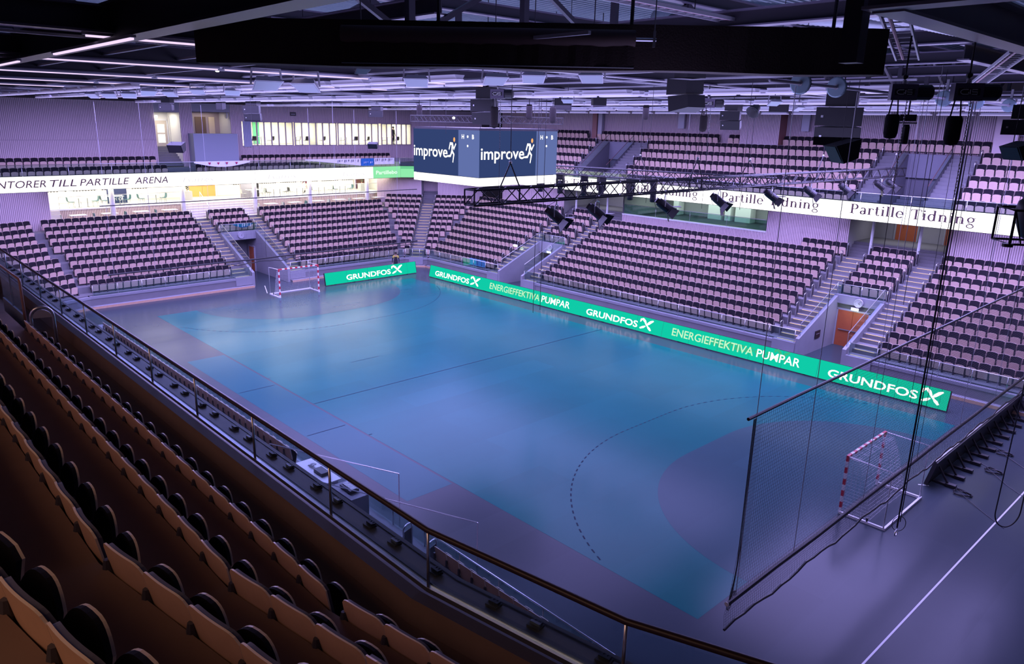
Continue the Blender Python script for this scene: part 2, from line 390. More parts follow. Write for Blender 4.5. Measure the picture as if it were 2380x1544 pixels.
# ---- lower bowl
class Side:
    def __init__(s, o, t, n): s.o, s.t, s.n = Vector(o), Vector(t).normalized(), Vector(n).normalized()
    def P(s, u, d, z): p = s.o + s.t*u + s.n*d; return (p.x, p.y, z)
    def rot(s): f = -s.n; return math.atan2(-f.x, f.y)
FAR = Side((0, 24), (1, 0), (0, 1)); LEFT = Side((-4.6, 0), (0, 1), (-1, 0)); NEAR = Side((0, -4), (1, 0), (0, -1))
CORN = Side((-3.9, 23.3), (1, 1), (-1, 1)); _a = math.radians(18); NC1 = Side((-4.6, -2.6), (-math.sin(_a), math.cos(_a)), (-math.cos(_a), -math.sin(_a))); NC2 = Side((-4.6+2.2*math.sin(_a), -2.6-2.2*math.cos(_a)), (-math.sin(2*_a), math.cos(2*_a)), (-math.cos(2*_a), -math.sin(2*_a)))
T9 = math.tan(_a/2)
T2 = math.tan(PI/8)
def off(k): return .25+RUN*k
def zf(k): return .83+RISE*k
def far_lo(d): return -3.2-T2*d
def left_hi(d): return 22.6+T2*d
def left_lo(d): return -2.6-T9*d
def corn_half(d): return .99+T2*d
FV = [(6.0, 8.8), (30.6, 33.4)]; LV = [(8.55, 11.65)]
def cut(u0, u1, holes):
    R_ = [(u0, u1)]
    for a, b in holes:
        R_ = [q for (x, y) in R_ for q in ((x, min(y, a)), (max(x, b), y)) if q[1]-q[0] > .01]
    return R_
tb = MB()
for S, lo, hi, K, holes, hk in ((FAR, far_lo, lambda d: 50, 10, FV, 5), (LEFT, left_lo, left_hi, 9, LV, 6), (CORN, lambda d: -corn_half(d), corn_half, 10, [], 0),
                                (NC1, lambda d: -2.2-T9*d, lambda d: T9*d, 9, [], 0), (NC2, lambda d: -4.5-T9*d, lambda d: T9*d, 9, [], 0), (NEAR, lambda d: 3.0, lambda d: 46, 4, [], 0)):
    for k in range(K):
        d0, d1 = off(k), off(k+1); z = zf(k)
        if k == K-1: d1 += .5
        H = holes if k < hk else []
        # tread as quads between the two offsets
        segs0 = cut(lo(d0), hi(d0), H)
        for a, b in segs0:
            a1 = lo(d1) if abs(a-lo(d0)) < 1e-6 else a; b1 = hi(d1) if abs(b-hi(d0)) < 1e-6 else b
            tb.quad(S.P(a, d0, z), S.P(b, d0, z), S.P(b1, d1, z), S.P(a1, d1, z), M_STEP)
            if k > 0: tb.quad(S.P(a, d0, z-RISE), S.P(b, d0, z-RISE), S.P(b, d0, z), S.P(a, d0, z), M_STEP)
struct(tb, 'floor_terrace', 'stepped concrete seating terrace of the lower bowl', 'terrace')
wb = MB()
for S, u0, u1, holes in ((FAR, -3.2, 50, FV), (LEFT, -2.6, 22.6, LV), (CORN, -.99, .99, []), (NC1, -2.2, 0, []), (NC2, -4.5, 0, []), (NEAR, 3.0, 46, [])):
    for a, b in cut(u0, u1, holes):
        wb.quad(S.P(a, 0, 0), S.P(b, 0, 0), S.P(b, 0, .62), S.P(a, 0, .62), M_CONC)
        wb.quad(S.P(a, 0, .62), S.P(b, 0, .62), S.P(b, -.03, .62), S.P(a, -.03, .62), M_CONC)
        wb.quad(S.P(a, -.03, .62), S.P(b, -.03, .62), S.P(b, -.03, .78), S.P(a, -.03, .78), M_CONCL)
        wb.quad(S.P(a, -.03, .78), S.P(b, -.03, .78), S.P(b, .26, .78), S.P(a, .26, .78), M_CONCL)
        wb.quad(S.P(a, .26, .78), S.P(b, .26, .78), S.P(b, .26, .84), S.P(a, .26, .84), M_CONC)
        # floor strip: pale kerb with a wooden board at its foot
        wb.bb  # (kerb drawn below)
        q = [S.P(a, -.35, 0), S.P(b, -.35, 0), S.P(b, 0, 0), S.P(a, 0, 0)]; t = [(x, y, .16) for x, y, _ in q]
        wb.quad(t[0], t[1], t[2], t[3], M_CONCL); wb.quad(q[0], q[1], t[1], t[0], M_PLYB)
struct(wb, 'wall_front', 'low concrete wall with a pale kerb in front of the lower seats', 'wall')
# vomitories
vb = MB()
def vomitory(S, a, b, K, back, lintel_z):
    dE = off(K); zt = zf(K)+.12
    for u, s in ((a, 1), (b, -1)):
        w0, w1 = u, u+s*.2
        for uu in (w0, w1):
            vb.poly([S.P(uu, -.02, 0), S.P(uu, dE, 0), S.P(uu, dE, zt), S.P(uu, -.02, 1.10)], M_CONCL)
        vb.quad(S.P(w0, -.02, 1.10), S.P(w1, -.02, 1.10), S.P(w1, dE, zt), S.P(w0, dE, zt), M_CONCL)
        vb.quad(S.P(w0, -.02, 0), S.P(w1, -.02, 0), S.P(w1, -.02, 1.10), S.P(w0, -.02, 1.10), M_CONCL)
    vb.quad(S.P(a, dE, lintel_z), S.P(b, dE, lintel_z), S.P(b, dE, zt), S.P(a, dE, zt), M_CONCL)
    vb.quad(S.P(a, dE-.2, zt), S.P(b, dE-.2, zt), S.P(b, dE, zt), S.P(a, dE, zt), M_CONCL)
    vb.quad(S.P(a, dE-.2, lintel_z), S.P(b, dE-.2, lintel_z), S.P(b, dE-.2, zt), S.P(a, dE-.2, zt), M_CONCL)
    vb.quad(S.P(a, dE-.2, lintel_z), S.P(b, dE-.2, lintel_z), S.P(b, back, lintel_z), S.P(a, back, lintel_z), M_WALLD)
    vb.quad(S.P(a, back, 0), S.P(b, back, 0), S.P(b, back, lintel_z), S.P(a, back, lintel_z), M_CONCL)
    for u in (a+.2, b-.2): vb.quad(S.P(u, dE, 0), S.P(u, back, 0), S.P(u, back, lintel_z), S.P(u, dE, lintel_z), M_CONCL)
vomitory(FAR, 30.6, 33.4, 5, 4.62, 2.55); vomitory(FAR, 6.0, 8.8, 5, 6.2, 2.2); vomitory(LEFT, 8.55, 11.65, 6, 7.2, 2.80)
struct(vb, 'wall_vomitory', 'pale concrete walls and lintels around the three lower entrances', 'wall')
# aisle steps with lit nosings
AIS = [(FAR, 4.75, 6.0, 0, 10), (FAR, 8.8, 10.15, 0, 10), (FAR, 29.25, 30.6, 0, 10), (FAR, 33.4, 34.75, 0, 10), (LEFT, 7.25, 8.55, 0, 9), (LEFT, 11.65, 12.95, 0, 9), (CORN, -.62, .62, 0, 10)]
ab = MB()
def sbox(b, S, u0, u1, d0, d1, z0, z1, m):
    q = [S.P(u0, d0, z0), S.P(u1, d0, z0), S.P(u1, d1, z0), S.P(u0, d1, z0)]; t = [(x, y, z1) for x, y, _ in q]
    b.add(q+t, [(0, 3, 2, 1), (4, 5, 6, 7), (0, 1, 5, 4), (1, 2, 6, 5), (2, 3, 7, 6), (3, 0, 4, 7)], m)
for S, a, b, k0, k1 in AIS:
    for k in range(k0, k1):
        d = off(k); z = zf(k)
        if k > 0: sbox(ab, S, a, b, d-.32, d, z-RISE, z-RISE/2, M_STEP)
        else: sbox(ab, S, a, b, d-.30, d, .2, z-.0, M_CONCL)
        sh = .22 if k % 2 else .06
        for dd, zz, i in ((d-.32, z-RISE/2, 0), (d, z, 1)):
            if k == 0 and i == 0: continue
            sbox(ab, S, a+.12+sh*.4*i, b-.12-sh*.4*(1-i), dd-.012, dd+.028, zz-.004, zz+.012, M_NOSE)
struct(ab, 'floor_aisle_steps', 'concrete aisle steps with warm lit edges between the seat blocks', 'steps')

# ---- ribbed wall panels
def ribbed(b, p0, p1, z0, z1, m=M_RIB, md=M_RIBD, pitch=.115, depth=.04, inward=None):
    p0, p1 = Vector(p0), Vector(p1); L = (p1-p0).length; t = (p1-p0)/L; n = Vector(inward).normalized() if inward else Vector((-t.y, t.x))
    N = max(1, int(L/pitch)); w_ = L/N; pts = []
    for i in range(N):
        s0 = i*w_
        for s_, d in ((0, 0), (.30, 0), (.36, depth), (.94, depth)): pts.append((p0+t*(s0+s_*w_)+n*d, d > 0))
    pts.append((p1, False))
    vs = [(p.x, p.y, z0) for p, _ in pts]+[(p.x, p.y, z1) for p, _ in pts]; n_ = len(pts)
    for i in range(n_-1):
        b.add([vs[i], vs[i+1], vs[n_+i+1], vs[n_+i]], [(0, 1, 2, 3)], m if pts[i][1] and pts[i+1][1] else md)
# lower back walls
lw = MB()
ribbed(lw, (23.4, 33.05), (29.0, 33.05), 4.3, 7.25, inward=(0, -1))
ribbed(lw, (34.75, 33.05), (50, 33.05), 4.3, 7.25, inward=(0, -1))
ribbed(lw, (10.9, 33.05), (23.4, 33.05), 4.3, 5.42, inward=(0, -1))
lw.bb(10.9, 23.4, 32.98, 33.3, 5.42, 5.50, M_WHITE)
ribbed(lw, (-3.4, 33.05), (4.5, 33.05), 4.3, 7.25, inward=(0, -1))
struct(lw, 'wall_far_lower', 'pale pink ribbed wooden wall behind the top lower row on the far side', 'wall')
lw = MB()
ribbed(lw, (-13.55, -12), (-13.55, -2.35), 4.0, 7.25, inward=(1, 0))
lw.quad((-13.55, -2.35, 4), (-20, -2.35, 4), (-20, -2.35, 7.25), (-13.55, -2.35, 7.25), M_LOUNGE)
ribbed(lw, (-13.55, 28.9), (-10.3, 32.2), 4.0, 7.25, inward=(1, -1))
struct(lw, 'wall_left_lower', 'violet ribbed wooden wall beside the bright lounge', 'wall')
# corner door recess and far recesses
rb = MB()
def recess(x0, x1, y0, y1, zfl, ztop, m, dirs):
    rb.quad((x0, y1, zfl), (x1, y1, zfl), (x1, y1, ztop), (x0, y1, ztop), m)
    rb.quad((x0, y0, zfl-1), (x0, y1, zfl-1), (x0, y1, ztop), (x0, y0, ztop), m); rb.quad((x1, y0, zfl-1), (x1, y1, zfl-1), (x1, y1, ztop), (x1, y0, ztop), m)
    rb.quad((x0, y0+1.2, zfl), (x1, y0+1.2, zfl), (x1, y1, zfl), (x0, y1, zfl), M_STEP)
    for i in range(5):
        rb.bb(x0, x1, y0+.24*i, y0+1.25, zfl-.85+.17*i, zfl-.85+.17*(i+1), M_STEP)
for x0, x1 in ((29.0, 34.75), (4.5, 10.9)):
    recess(x0, x1, 33.05, 37.2, 5.45, 7.25, M_WALL, None)
    for x in (x0+1.45, x1-1.55): rb.tube([(x, 33.0, 4.6), (x, 33.0, 7.3)], .085, M_WHITE, 10)
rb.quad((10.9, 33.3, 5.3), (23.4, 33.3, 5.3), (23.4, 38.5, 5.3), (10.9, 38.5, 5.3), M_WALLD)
rb.quad((10.9, 38.5, 5.3), (23.4, 38.5, 5.3), (23.4, 38.5, 7.25), (10.9, 38.5, 7.25), M_WALL)
for x in (10.97, 23.35): rb.quad((x, 33.1, 5.3), (x, 38.5, 5.3), (x, 38.5, 7.25), (x, 33.1, 7.25), M_WALL)
for x, w_ in ((12.6, .5), (15.9, 1.2), (17.4, .5), (18.3, 1.3), (21.2, .9)): rb.bb(x, x+w_, 37.6, 38.4, 5.3, 7.25, M_WHITE)
# corner stair flight up to a door
Cc = Side((-3.9, 23.3), (1, 1), (-1, 1))
for i in range(6): sbox(rb, Cc, -.75, .75, 9.3+.26*i, 11.6, zf(9)+.17*i-.4, zf(9)+.17*(i+1), M_STEP)
for u in (-.8, .8): rb.quad(Cc.P(u, 9.2, 4), Cc.P(u, 12.5, 4), Cc.P(u, 12.5, 7.25), Cc.P(u, 9.2, 7.25), M_WALL)
rb.quad(Cc.P(-.8, 12.5, 4), Cc.P(.8, 12.5, 4), Cc.P(.8, 12.5, 7.25), Cc.P(-.8, 12.5, 7.25), M_WALL)
struct(rb, 'wall_recess', 'grey recessed stair lobbies and dim glazed lounge behind the far lower seats', 'wall')
cw = MB()
for s, e in ((-5.2, -.8), (.8, 5.2)):
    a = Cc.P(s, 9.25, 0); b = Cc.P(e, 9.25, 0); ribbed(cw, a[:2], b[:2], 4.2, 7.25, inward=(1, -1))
struct(cw, 'wall_corner', 'ribbed wooden wall panels either side of the corner stair', 'wall')

# ---- doors
def door(name, label, P, u, n, wd, h, m=M_RED, bar=True, leaves=1, glass=False):
    """P bottom centre, u along width, n facing"""
    u = Vector((*u, 0)).normalized(); n = Vector((*n, 0)).normalized(); P = Vector(P)
    M = Matrix((u, n, Vector((0, 0, 1)))).transposed()
    b = MB()
    for i in range(leaves):
        c = P+u*(wd/leaves*(i+.5)-wd/2)+n*.04+Vector((0, 0, h/2)); b.box(c, (wd/leaves-.02, .06, h), m, M)
    o = b.build(name); tag(o, label, 'door', kind='structure')
    f = MB()
    for s in (-1, 1): f.box(P+u*s*(wd/2+.05)+n*.03+Vector((0, 0, h/2)), (.1, .1, h+.1), M_GALV if m is M_RED else M_WHITE, M)
    f.box(P+n*.03+Vector((0, 0, h+.05)), (wd+.2, .1, .1), M_GALV if m is M_RED else M_WHITE, M); f.build('door_frame', o)
    if bar:
        h_ = MB(); h_.box(P+n*.12+Vector((0, 0, 1.0)), (wd*.82, .04, .05), M_STEEL, M); h_.build('push_bar', o)
    if glass:
        for zc in (.62, 1.42):
            g = MB(); g.box(P+n*.075+Vector((0, 0, zc)), (wd*.6, .02, .68), lamp_mat('lit_door_pane', (1, .97, .88), 1.3), M); g.build('door_pane', o)
    return o
door('door_1', 'orange red door at the back of the right far entrance tunnel', (31.75, 28.55, 0), (1, 0), (0, -1), 1.75, 2.15, leaves=2)
door('door_2', 'dark orange door at the back of the corner side entrance tunnel', (7.4, 30.1, 0), (1, 0), (0, -1), 1.6, 2.05)
door('door_3', 'brown red door inside the left stand entrance tunnel behind the goal', (-11.75, 9.75, 0), (0, 1), (1, 0), 1.2, 2.2, bar=False)
door('door_4', 'narrow brown door on the side wall of the left stand entrance tunnel', (-10.7, 11.43, 0), (1, 0), (0, -1), .9, 2.0, bar=False)
door('door_5', 'orange red door behind the pillar left of the right far stairs', (31.0, 37.15, 5.45), (1, 0), (0, -1), 1.3, 1.75, bar=False)
door('door_6', 'orange red door with pale strip above the right far stairs', (33.9, 37.15, 5.45), (1, 0), (0, -1), 1.2, 1.75, bar=False)
door('door_7', 'red door at the top of the corner stairs', Cc.P(.35, 12.45, zf(9)+1.02), (1, 1), (1, -1), .7, 1.55, bar=False)
door('door_8', 'bright orange double door at the back of the lounge', (-19.85, 11.2, 5.4), (0, 1), (1, 0), 2.4, 1.55, m=mat('door_lit_orange', (.80, .36, .10), .5), leaves=2)
door('door_9', 'dark brown door at the far end of the lounge', (-19.85, 27.9, 5.4), (0, 1), (1, 0), 1.3, 1.55, m=mat('door_dark_brown', (.10, .035, .03), .5), bar=False)
door('door_10', 'red door behind the dim far lounge glass', (17.1, 38.42, 5.3), (1, 0), (0, -1), .9, 1.8, bar=False)
door('door_11', 'white lit glazed door up the stairs of the upper left wall', (-17.0, 7.15, 9.95), (0, 1), (1, 0), .95, 2.05, m=mat('door_cream', (.62, .54, .45), .5), bar=False, glass=True)

# ---- bright lounge under the left balcony
lo = MB()
lo.quad((-12.6, -2.35, 4.35), (-12.6, 28.9, 4.35), (-15, 28.9, 4.35), (-15, -2.35, 4.35), M_LOUNGEF)
lo.quad((-15, -2.35, 5.4), (-15, 28.9, 5.4), (-20, 28.9, 5.4), (-20, -2.35, 5.4), M_LOUNGEF)
lo.quad((-20, -2.35, 5.4), (-20, 28.9, 5.4), (-20, 28.9, 7.25), (-20, -2.35, 7.25), M_LOUNGE)
lo.quad((-13.6, 28.9, 4.3), (-20, 28.9, 4.3), (-20, 28.9, 7.25), (-13.6, 28.9, 7.25), M_LOUNGE)
lo.quad((-12.6, -2.35, 4.0), (-12.6, 28.9, 4.0), (-12.6, 28.9, 4.35), (-12.6, -2.35, 4.35), M_STEP)
struct(lo, 'floor_lounge', 'bright lounge terrace with white back wall under the left balcony', 'floor')
lo = MB()
M_RIBL = mat('lounge_ribbed_front', (.74, .60, .52), .6)
for a, b in ((-2.3, 7.5), (13.7, 27.2)):
    ribbed(lo, (-15, a), (-15, b), 4.35, 5.36, m=M_RIBL, md=mat('lounge_ribbed_gap', (.42, .31, .25), .7), inward=(1, 0))
    lo.bb(-15.2, -14.9, a, b, 5.36, 5.46, M_WHITE)
struct(lo, 'wall_lounge_step', 'cream ribbed low wall between the two lounge levels', 'wall')
lo = MB()
for i in range(6): lo.bb(-15.0, -13.3-.28*i, 7.55, 13.65, 4.35+.175*i, 4.35+.175*(i+1), M_LOUNGEF if i < 5 else M_LOUNGEF)
for i in range(6): lo.bb(-13.3-.28*i-.05, -13.3-.28*i+.012, 7.55, 13.65, 4.35+.175*(i+1)-.03, 4.35+.175*(i+1)+.004, M_WHITE)
for i in range(3): lo.bb(-15.0, -13.9-.3*i, 27.2, 28.85, 4.35+.35*i, 4.35+.35*(i+1), M_LOUNGEF)
for i in range(4): lo.bb(-15.0, -13.8-.28*i, -2.3, -1.5, 4.35+.26*i, 4.35+.26*(i+1), M_LOUNGEF)
struct(lo, 'floor_lounge_steps', 'wide pale steps up to the lounge beside the orange double door', 'steps')
for i, y in enumerate((1.85, 7.15, 13.27, 18.5, 24.6)):
    b = MB(); b.tube([(-13.5, y, 4.35), (-13.5, y, 7.2)], .19, M_WHITE, 16); struct(b, 'pillar', 'round white pillar of the lounge, %s from the violet ribbed wall' % ordn(i), 'pillar', smooth=True)
for y, L in ((2.5, 9), (10.5, 4), (18, 9), (25.5, 5)):
    area('lounge_lamp', (-17.2, y, 7.1), 3.5, L, 55*L, (1, .93, .82))
area('lounge_lamp', (-13.6, 13, 7.15), 1.0, 28, 520, (1, .92, .80)); area('far_lounge_lamp', (17, 36, 7.1), 10, 3, 260, (.75, 1, .9)); area('recess_lamp', (31.9, 35.5, 7.1), 4, 1.5, 45, (.8, .8, 1)); area('recess_lamp', (7.7, 35.5, 7.1), 4, 1.5, 45, (.8, .8, 1))

# ---- upper tier: slab, rows, fascia
UPF = [(49.8, -8.9), (47.7, -10.2), (45.61, -11.0), (43.48, -11.36), (-7.5, -11.36), (-11.36, -7.5), (-11.36, 27.0), (-9.7, 29.7), (-7.0, 31.4), (50, 31.4)]
def offset_path(P, d):
    P = [Vector(p) for p in P]; N = []
    for a, b in zip(P[:-1], P[1:]):
        t = (b-a).normalized(); N.append(Vector((-t.y, t.x)))
    out = [P[0]+N[0]*d]
    for i in range(1, len(P)-1):
        m = (N[i-1]+N[i]).normalized(); out.append(P[i]+m*(d/m.dot(N[i])))
    out.append(P[-1]+N[-1]*d); return out
# note the path runs near -> left -> far, so the outside of the bowl is on its left-hand side
NS = len(UPF)-1   # segments 0-3 near, 4 corner, 5 left, 6-7 corner, 8 far
def fl0(i): return 7.64 if i <= 4 else 7.85
def nrows(i): return {0: 5, 1: 5, 2: 5, 3: 5, 4: 2, 5: 2, 6: 2, 7: 2, 8: 6}[i]
OFF = {}
def op(d):
    d = round(d, 4)
    if d not in OFF: OFF[d] = offset_path(UPF, d)
    return OFF[d]
UV = [(6.7, 9.25), (30.7, 33.2)]
ut = MB(); nf = MB()
for i in range(NS):
    B = nf if i <= 3 else ut; mm = M_CARPET if i <= 3 else M_STEP
    for k in range(nrows(i)):
        d0 = 0.0 if k == 0 else 1.16+UR*(k-1); d1 = 1.16+UR*k; z = fl0(i)+UH*k
        a, b = op(d0)[i], op(d0)[i+1]; a1, b1 = op(d1)[i], op(d1)[i+1]
        if i == 8 and k < 5:
            xs = cut(a.x, b.x, UV if k > 0 else [])
            for x0, x1 in xs:
                l0 = a1.x if x0 == a.x else x0
                B.quad((x0, a.y, z), (x1, a.y, z), (x1, a1.y, z), (l0, a1.y, z), mm)
                if k > 0: B.quad((x0, a.y, z-UH), (x1, a.y, z-UH), (x1, a.y, z), (x0, a.y, z), mm)
            continue
        B.quad((a.x, a.y, z), (b.x, b.y, z), (b1.x, b1.y, z), (a1.x, a1.y, z), mm)
        if k > 0: B.quad((a.x, a.y, z-UH), (b.x, b.y, z-UH), (b.x, b.y, z), (a.x, a.y, z), mm)
for i in range(4, NS):      # underside of the balcony
    a, b = op(-.1)[i], op(-.1)[i+1]; a1, b1 = op(9.0)[i], op(9.0)[i+1]
    ut.quad((a.x, a.y, 7.24), (b.x, b.y, 7.24), (b1.x, b1.y, 7.24), (a1.x, a1.y, 7.24), M_WHITE if i == 5 else M_WALL)
struct(ut, 'floor_upper_terrace', 'stepped floor of the upper tier on the left and far sides', 'terrace')
for i in range(0, 4):
    a, b = op(-.46)[i], op(-.46)[i+1]; a1, b1 = op(9)[i], op(9)[i+1]
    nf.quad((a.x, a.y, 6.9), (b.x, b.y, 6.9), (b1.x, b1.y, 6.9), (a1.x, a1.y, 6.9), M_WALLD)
struct(nf, 'floor_near_terrace', 'dark brown stepped floor between the nearest seat rows', 'terrace')
# back walls above
uw = MB()
D6 = 1.16+UR*5+.25
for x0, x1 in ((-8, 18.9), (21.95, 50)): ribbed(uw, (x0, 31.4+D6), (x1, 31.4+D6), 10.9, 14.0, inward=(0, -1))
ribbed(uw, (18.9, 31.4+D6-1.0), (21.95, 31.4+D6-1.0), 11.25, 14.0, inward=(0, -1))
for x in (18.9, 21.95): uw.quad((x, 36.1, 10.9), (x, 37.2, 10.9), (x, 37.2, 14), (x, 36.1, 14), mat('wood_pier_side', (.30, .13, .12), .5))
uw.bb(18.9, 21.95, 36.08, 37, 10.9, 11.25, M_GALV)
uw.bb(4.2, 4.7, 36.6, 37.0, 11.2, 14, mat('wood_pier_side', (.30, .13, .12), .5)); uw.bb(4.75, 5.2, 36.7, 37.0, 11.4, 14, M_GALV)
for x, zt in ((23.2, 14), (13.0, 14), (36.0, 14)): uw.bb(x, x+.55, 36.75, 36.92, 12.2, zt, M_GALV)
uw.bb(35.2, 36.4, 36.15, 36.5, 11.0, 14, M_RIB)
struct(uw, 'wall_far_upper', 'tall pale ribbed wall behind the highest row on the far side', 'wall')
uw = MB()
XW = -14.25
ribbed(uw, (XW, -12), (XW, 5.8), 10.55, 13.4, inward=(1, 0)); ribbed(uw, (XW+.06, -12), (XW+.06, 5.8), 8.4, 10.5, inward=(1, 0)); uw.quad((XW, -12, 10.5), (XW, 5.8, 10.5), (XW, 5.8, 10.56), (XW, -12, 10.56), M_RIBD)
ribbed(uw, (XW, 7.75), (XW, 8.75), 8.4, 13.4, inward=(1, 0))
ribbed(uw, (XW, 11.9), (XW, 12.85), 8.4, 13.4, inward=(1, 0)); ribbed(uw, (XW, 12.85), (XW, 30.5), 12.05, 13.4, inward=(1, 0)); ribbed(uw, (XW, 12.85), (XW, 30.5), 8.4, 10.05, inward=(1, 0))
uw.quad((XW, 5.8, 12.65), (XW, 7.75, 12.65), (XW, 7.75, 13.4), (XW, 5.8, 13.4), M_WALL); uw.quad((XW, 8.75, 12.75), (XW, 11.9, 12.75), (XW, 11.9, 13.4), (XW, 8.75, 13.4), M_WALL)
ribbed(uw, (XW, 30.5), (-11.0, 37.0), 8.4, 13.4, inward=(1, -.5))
# stair lobby with the lit door, and control booth
uw.quad((-17.05, 5.8, 9.9), (-17.05, 7.75, 9.9), (-17.05, 7.75, 12.65), (-17.05, 5.8, 12.65), M_LOUNGE)
for y in (5.8, 7.75): uw.quad((XW, y, 8.5), (-17.05, y, 8.5), (-17.05, y, 12.65), (XW, y, 12.65), M_LOUNGE)
for i in range(8): uw.bb(-17.05, -14.2-.3*i, 5.8, 7.75, 8.48+.18*i, 8.48+.18*(i+1), M_STEP)
M_BOOTH = mat('booth_panel', (.30, .33, .40), .6)
uw.bb(-14.25, -13.15, 8.3, 11.95, 8.45, 11.05, M_BOOTH)
uw.quad((-16.5, 8.75, 11), (-16.5, 11.9, 11), (-16.5, 11.9, 12.75), (-16.5, 8.75, 12.75), mat('booth_back', (.45, .36, .34), .6))
for y in (8.75, 11.9): uw.quad((XW, y, 11), (-16.5, y, 11), (-16.5, y, 12.75), (XW, y, 12.75), M_LOUNGE)
uw.bb(-16.48, -16.42, 8.85, 9.6, 11, 12.5, mat('teal_panel', (.02, .25, .28), .5)); uw.bb(-16.48, -16.42, 9.8, 10.7, 11, 12.35, mat('brown_panel', (.16, .10, .05), .5)); uw.bb(-16.48, -16.42, 10.95, 11.45, 11, 12.35, mat('cream_panel', (.75, .62, .40), .5))
# room behind the lit windows
uw.quad((-19, 12.85, 10.05), (-19, 30.5, 10.05), (-19, 30.5, 12.1), (-19, 12.85, 12.1), M_LOUNGE); uw.quad((XW, 12.85, 10.03), (-19, 12.85, 10.03), (-19, 30.5, 10.03), (XW, 30.5, 10.03), M_LOUNGEF)
uw.quad((XW, 12.85, 12.1), (-19, 12.85, 12.1), (-19, 30.5, 12.1), (XW, 30.5, 12.1), M_LOUNGE)
for y in (12.85, 20.0, 30.5): uw.quad((XW, y, 10.05), (-19, y, 10.05), (-19, y, 12.1), (XW, y, 12.1), M_LOUNGE)
uw.bb(-18.98, -18.9, 16.0, 16.6, 10.05, 12.1, mat('green_panel', (.10, .50, .25), .5))
struct(uw, 'wall_left_upper', 'violet ribbed wall of the upper left side with a lit stair opening and control booth', 'wall')
for y, L in ((16.4, 6), (22.5, 4.5), (27.5, 5)): area('room_lamp', (-16.6, y, 12.05), 3, L, 60*L, (1, .92, .74))
area('stair_lamp', (-15.6, 6.8, 12.6), 1.6, 1.2, 45, (1, .93, .80)); area('booth_lamp', (-15.4, 10.3, 12.7), 1.6, 2.2, 22, (1, .88, .75))
# windows
def window(n, label, y0, y1, bays):
    b = MB(); b.box((XW+.02, (y0+y1)/2, 11.05), (.02, y1-y0, 1.98), M_GLASSW)
    o = b.build('window_%d' % n); tag(o, label, 'window', kind='structure')
    f = MB(); M_FR = mat('window_frame', (.5, .42, .40), .5)
    for i in range(bays+1): f.bb(XW-.03, XW+.07, y0+(y1-y0)*i/bays-.05, y0+(y1-y0)*i/bays+.05, 10.05, 12.05, M_FR)
    for z in (10.05, 12.05): f.bb(XW-.03, XW+.07, y0, y1, z-.05, z+.05, M_FR)
    f.build('window_frame', o)
window(1, 'lit window beside the pale curtain in the upper left wall', 13.5, 17.5, 6)
window(2, 'lit window in the middle of the upper left wall row', 17.7, 21.9, 6)
window(3, 'lit window second from the video cube', 22.1, 26.5, 6)
window(4, 'lit window with a dark standing figure next to the video cube', 26.9, 30.4, 6)
b = MB()
for i in range(10): b.bb(XW+.10, XW+.16+.03*(i % 2), 12.9+.07*i, 12.97+.07*i, 9.95, 12.1, mat('curtain_cloth', (.42, .44, .55), .8))
tag(b.build('curtain'), 'pale grey curtain hanging beside the lit upper windows', 'curtain')
# upper entrances of the far side
M_ENT = mat('entrance_grey', (.15, .15, .18), .7)
ue = MB()
for a, b_ in UV:
    y0, y1 = 32.56, 36.0
    for x in (a, b_):
        ue.poly([(x, y0, 7.85), (x, y1, 7.85), (x, y1, 11.0), (x, y0, 8.6)], M_ENT); ue.poly([(x+.1, y0, 7.85), (x+.1, y1, 7.85), (x+.1, y1, 11.0), (x+.1, y0, 8.6)], M_ENT)
        ue.quad((x, y0, 8.6), (x+.1, y0, 8.6), (x+.1, y1, 11.0), (x, y1, 11.0), M_WALLD)
    ue.quad((a, y1-.05, 9.55), (b_, y1-.05, 9.55), (b_, y1-.05, 11.0), (a, y1-.05, 11.0), mat('entrance_panel', (.20, .20, .24), .6)); ue.quad((a, y1+.25, 7.85), (b_, y1+.25, 7.85), (b_, y1+.25, 9.55), (a, y1+.25, 9.55), M_ENT)
    ue.quad((a, y0, 7.852), (b_, y0, 7.852), (b_, y1+.3, 7.852), (a, y1+.3, 7.852), M_STEP)
    for i in range(3): ue.bb(a+.15, b_-.05, 34.4+.5*i, 36, 7.85+.2*i, 8.05+.2*i, M_ENT)
struct(ue, 'wall_upper_entrance', 'grey sloped walls around the two upper entrances of the far side', 'wall')
UA = [(5.45, 6.7), (9.35, 10.95), (29.3, 30.7), (33.3, 34.8)]
ua = MB()
for a, b_ in UA:
    for k in range(1, 6):
        y = 31.4+1.16+UR*(k-1); z = 7.85+UH*k
        for j in (1, 2):
            ua.bb(a, b_, y-.28*(3-j), y, z-UH, z-UH+.21*j, M_STEP)
            ua.bb(a+.05, b_-.05, y-.28*(3-j)-.012, y-.28*(3-j)+.05, z-UH+.21*j-.006, z-UH+.21*j+.006, M_CONCL)
        ua.bb(a+.05, b_-.05, y-.012, y+.05, z-.006, z+.006, M_CONCL)
struct(ua, 'floor_upper_aisle_steps', 'grey aisle steps between the upper far seats', 'steps')

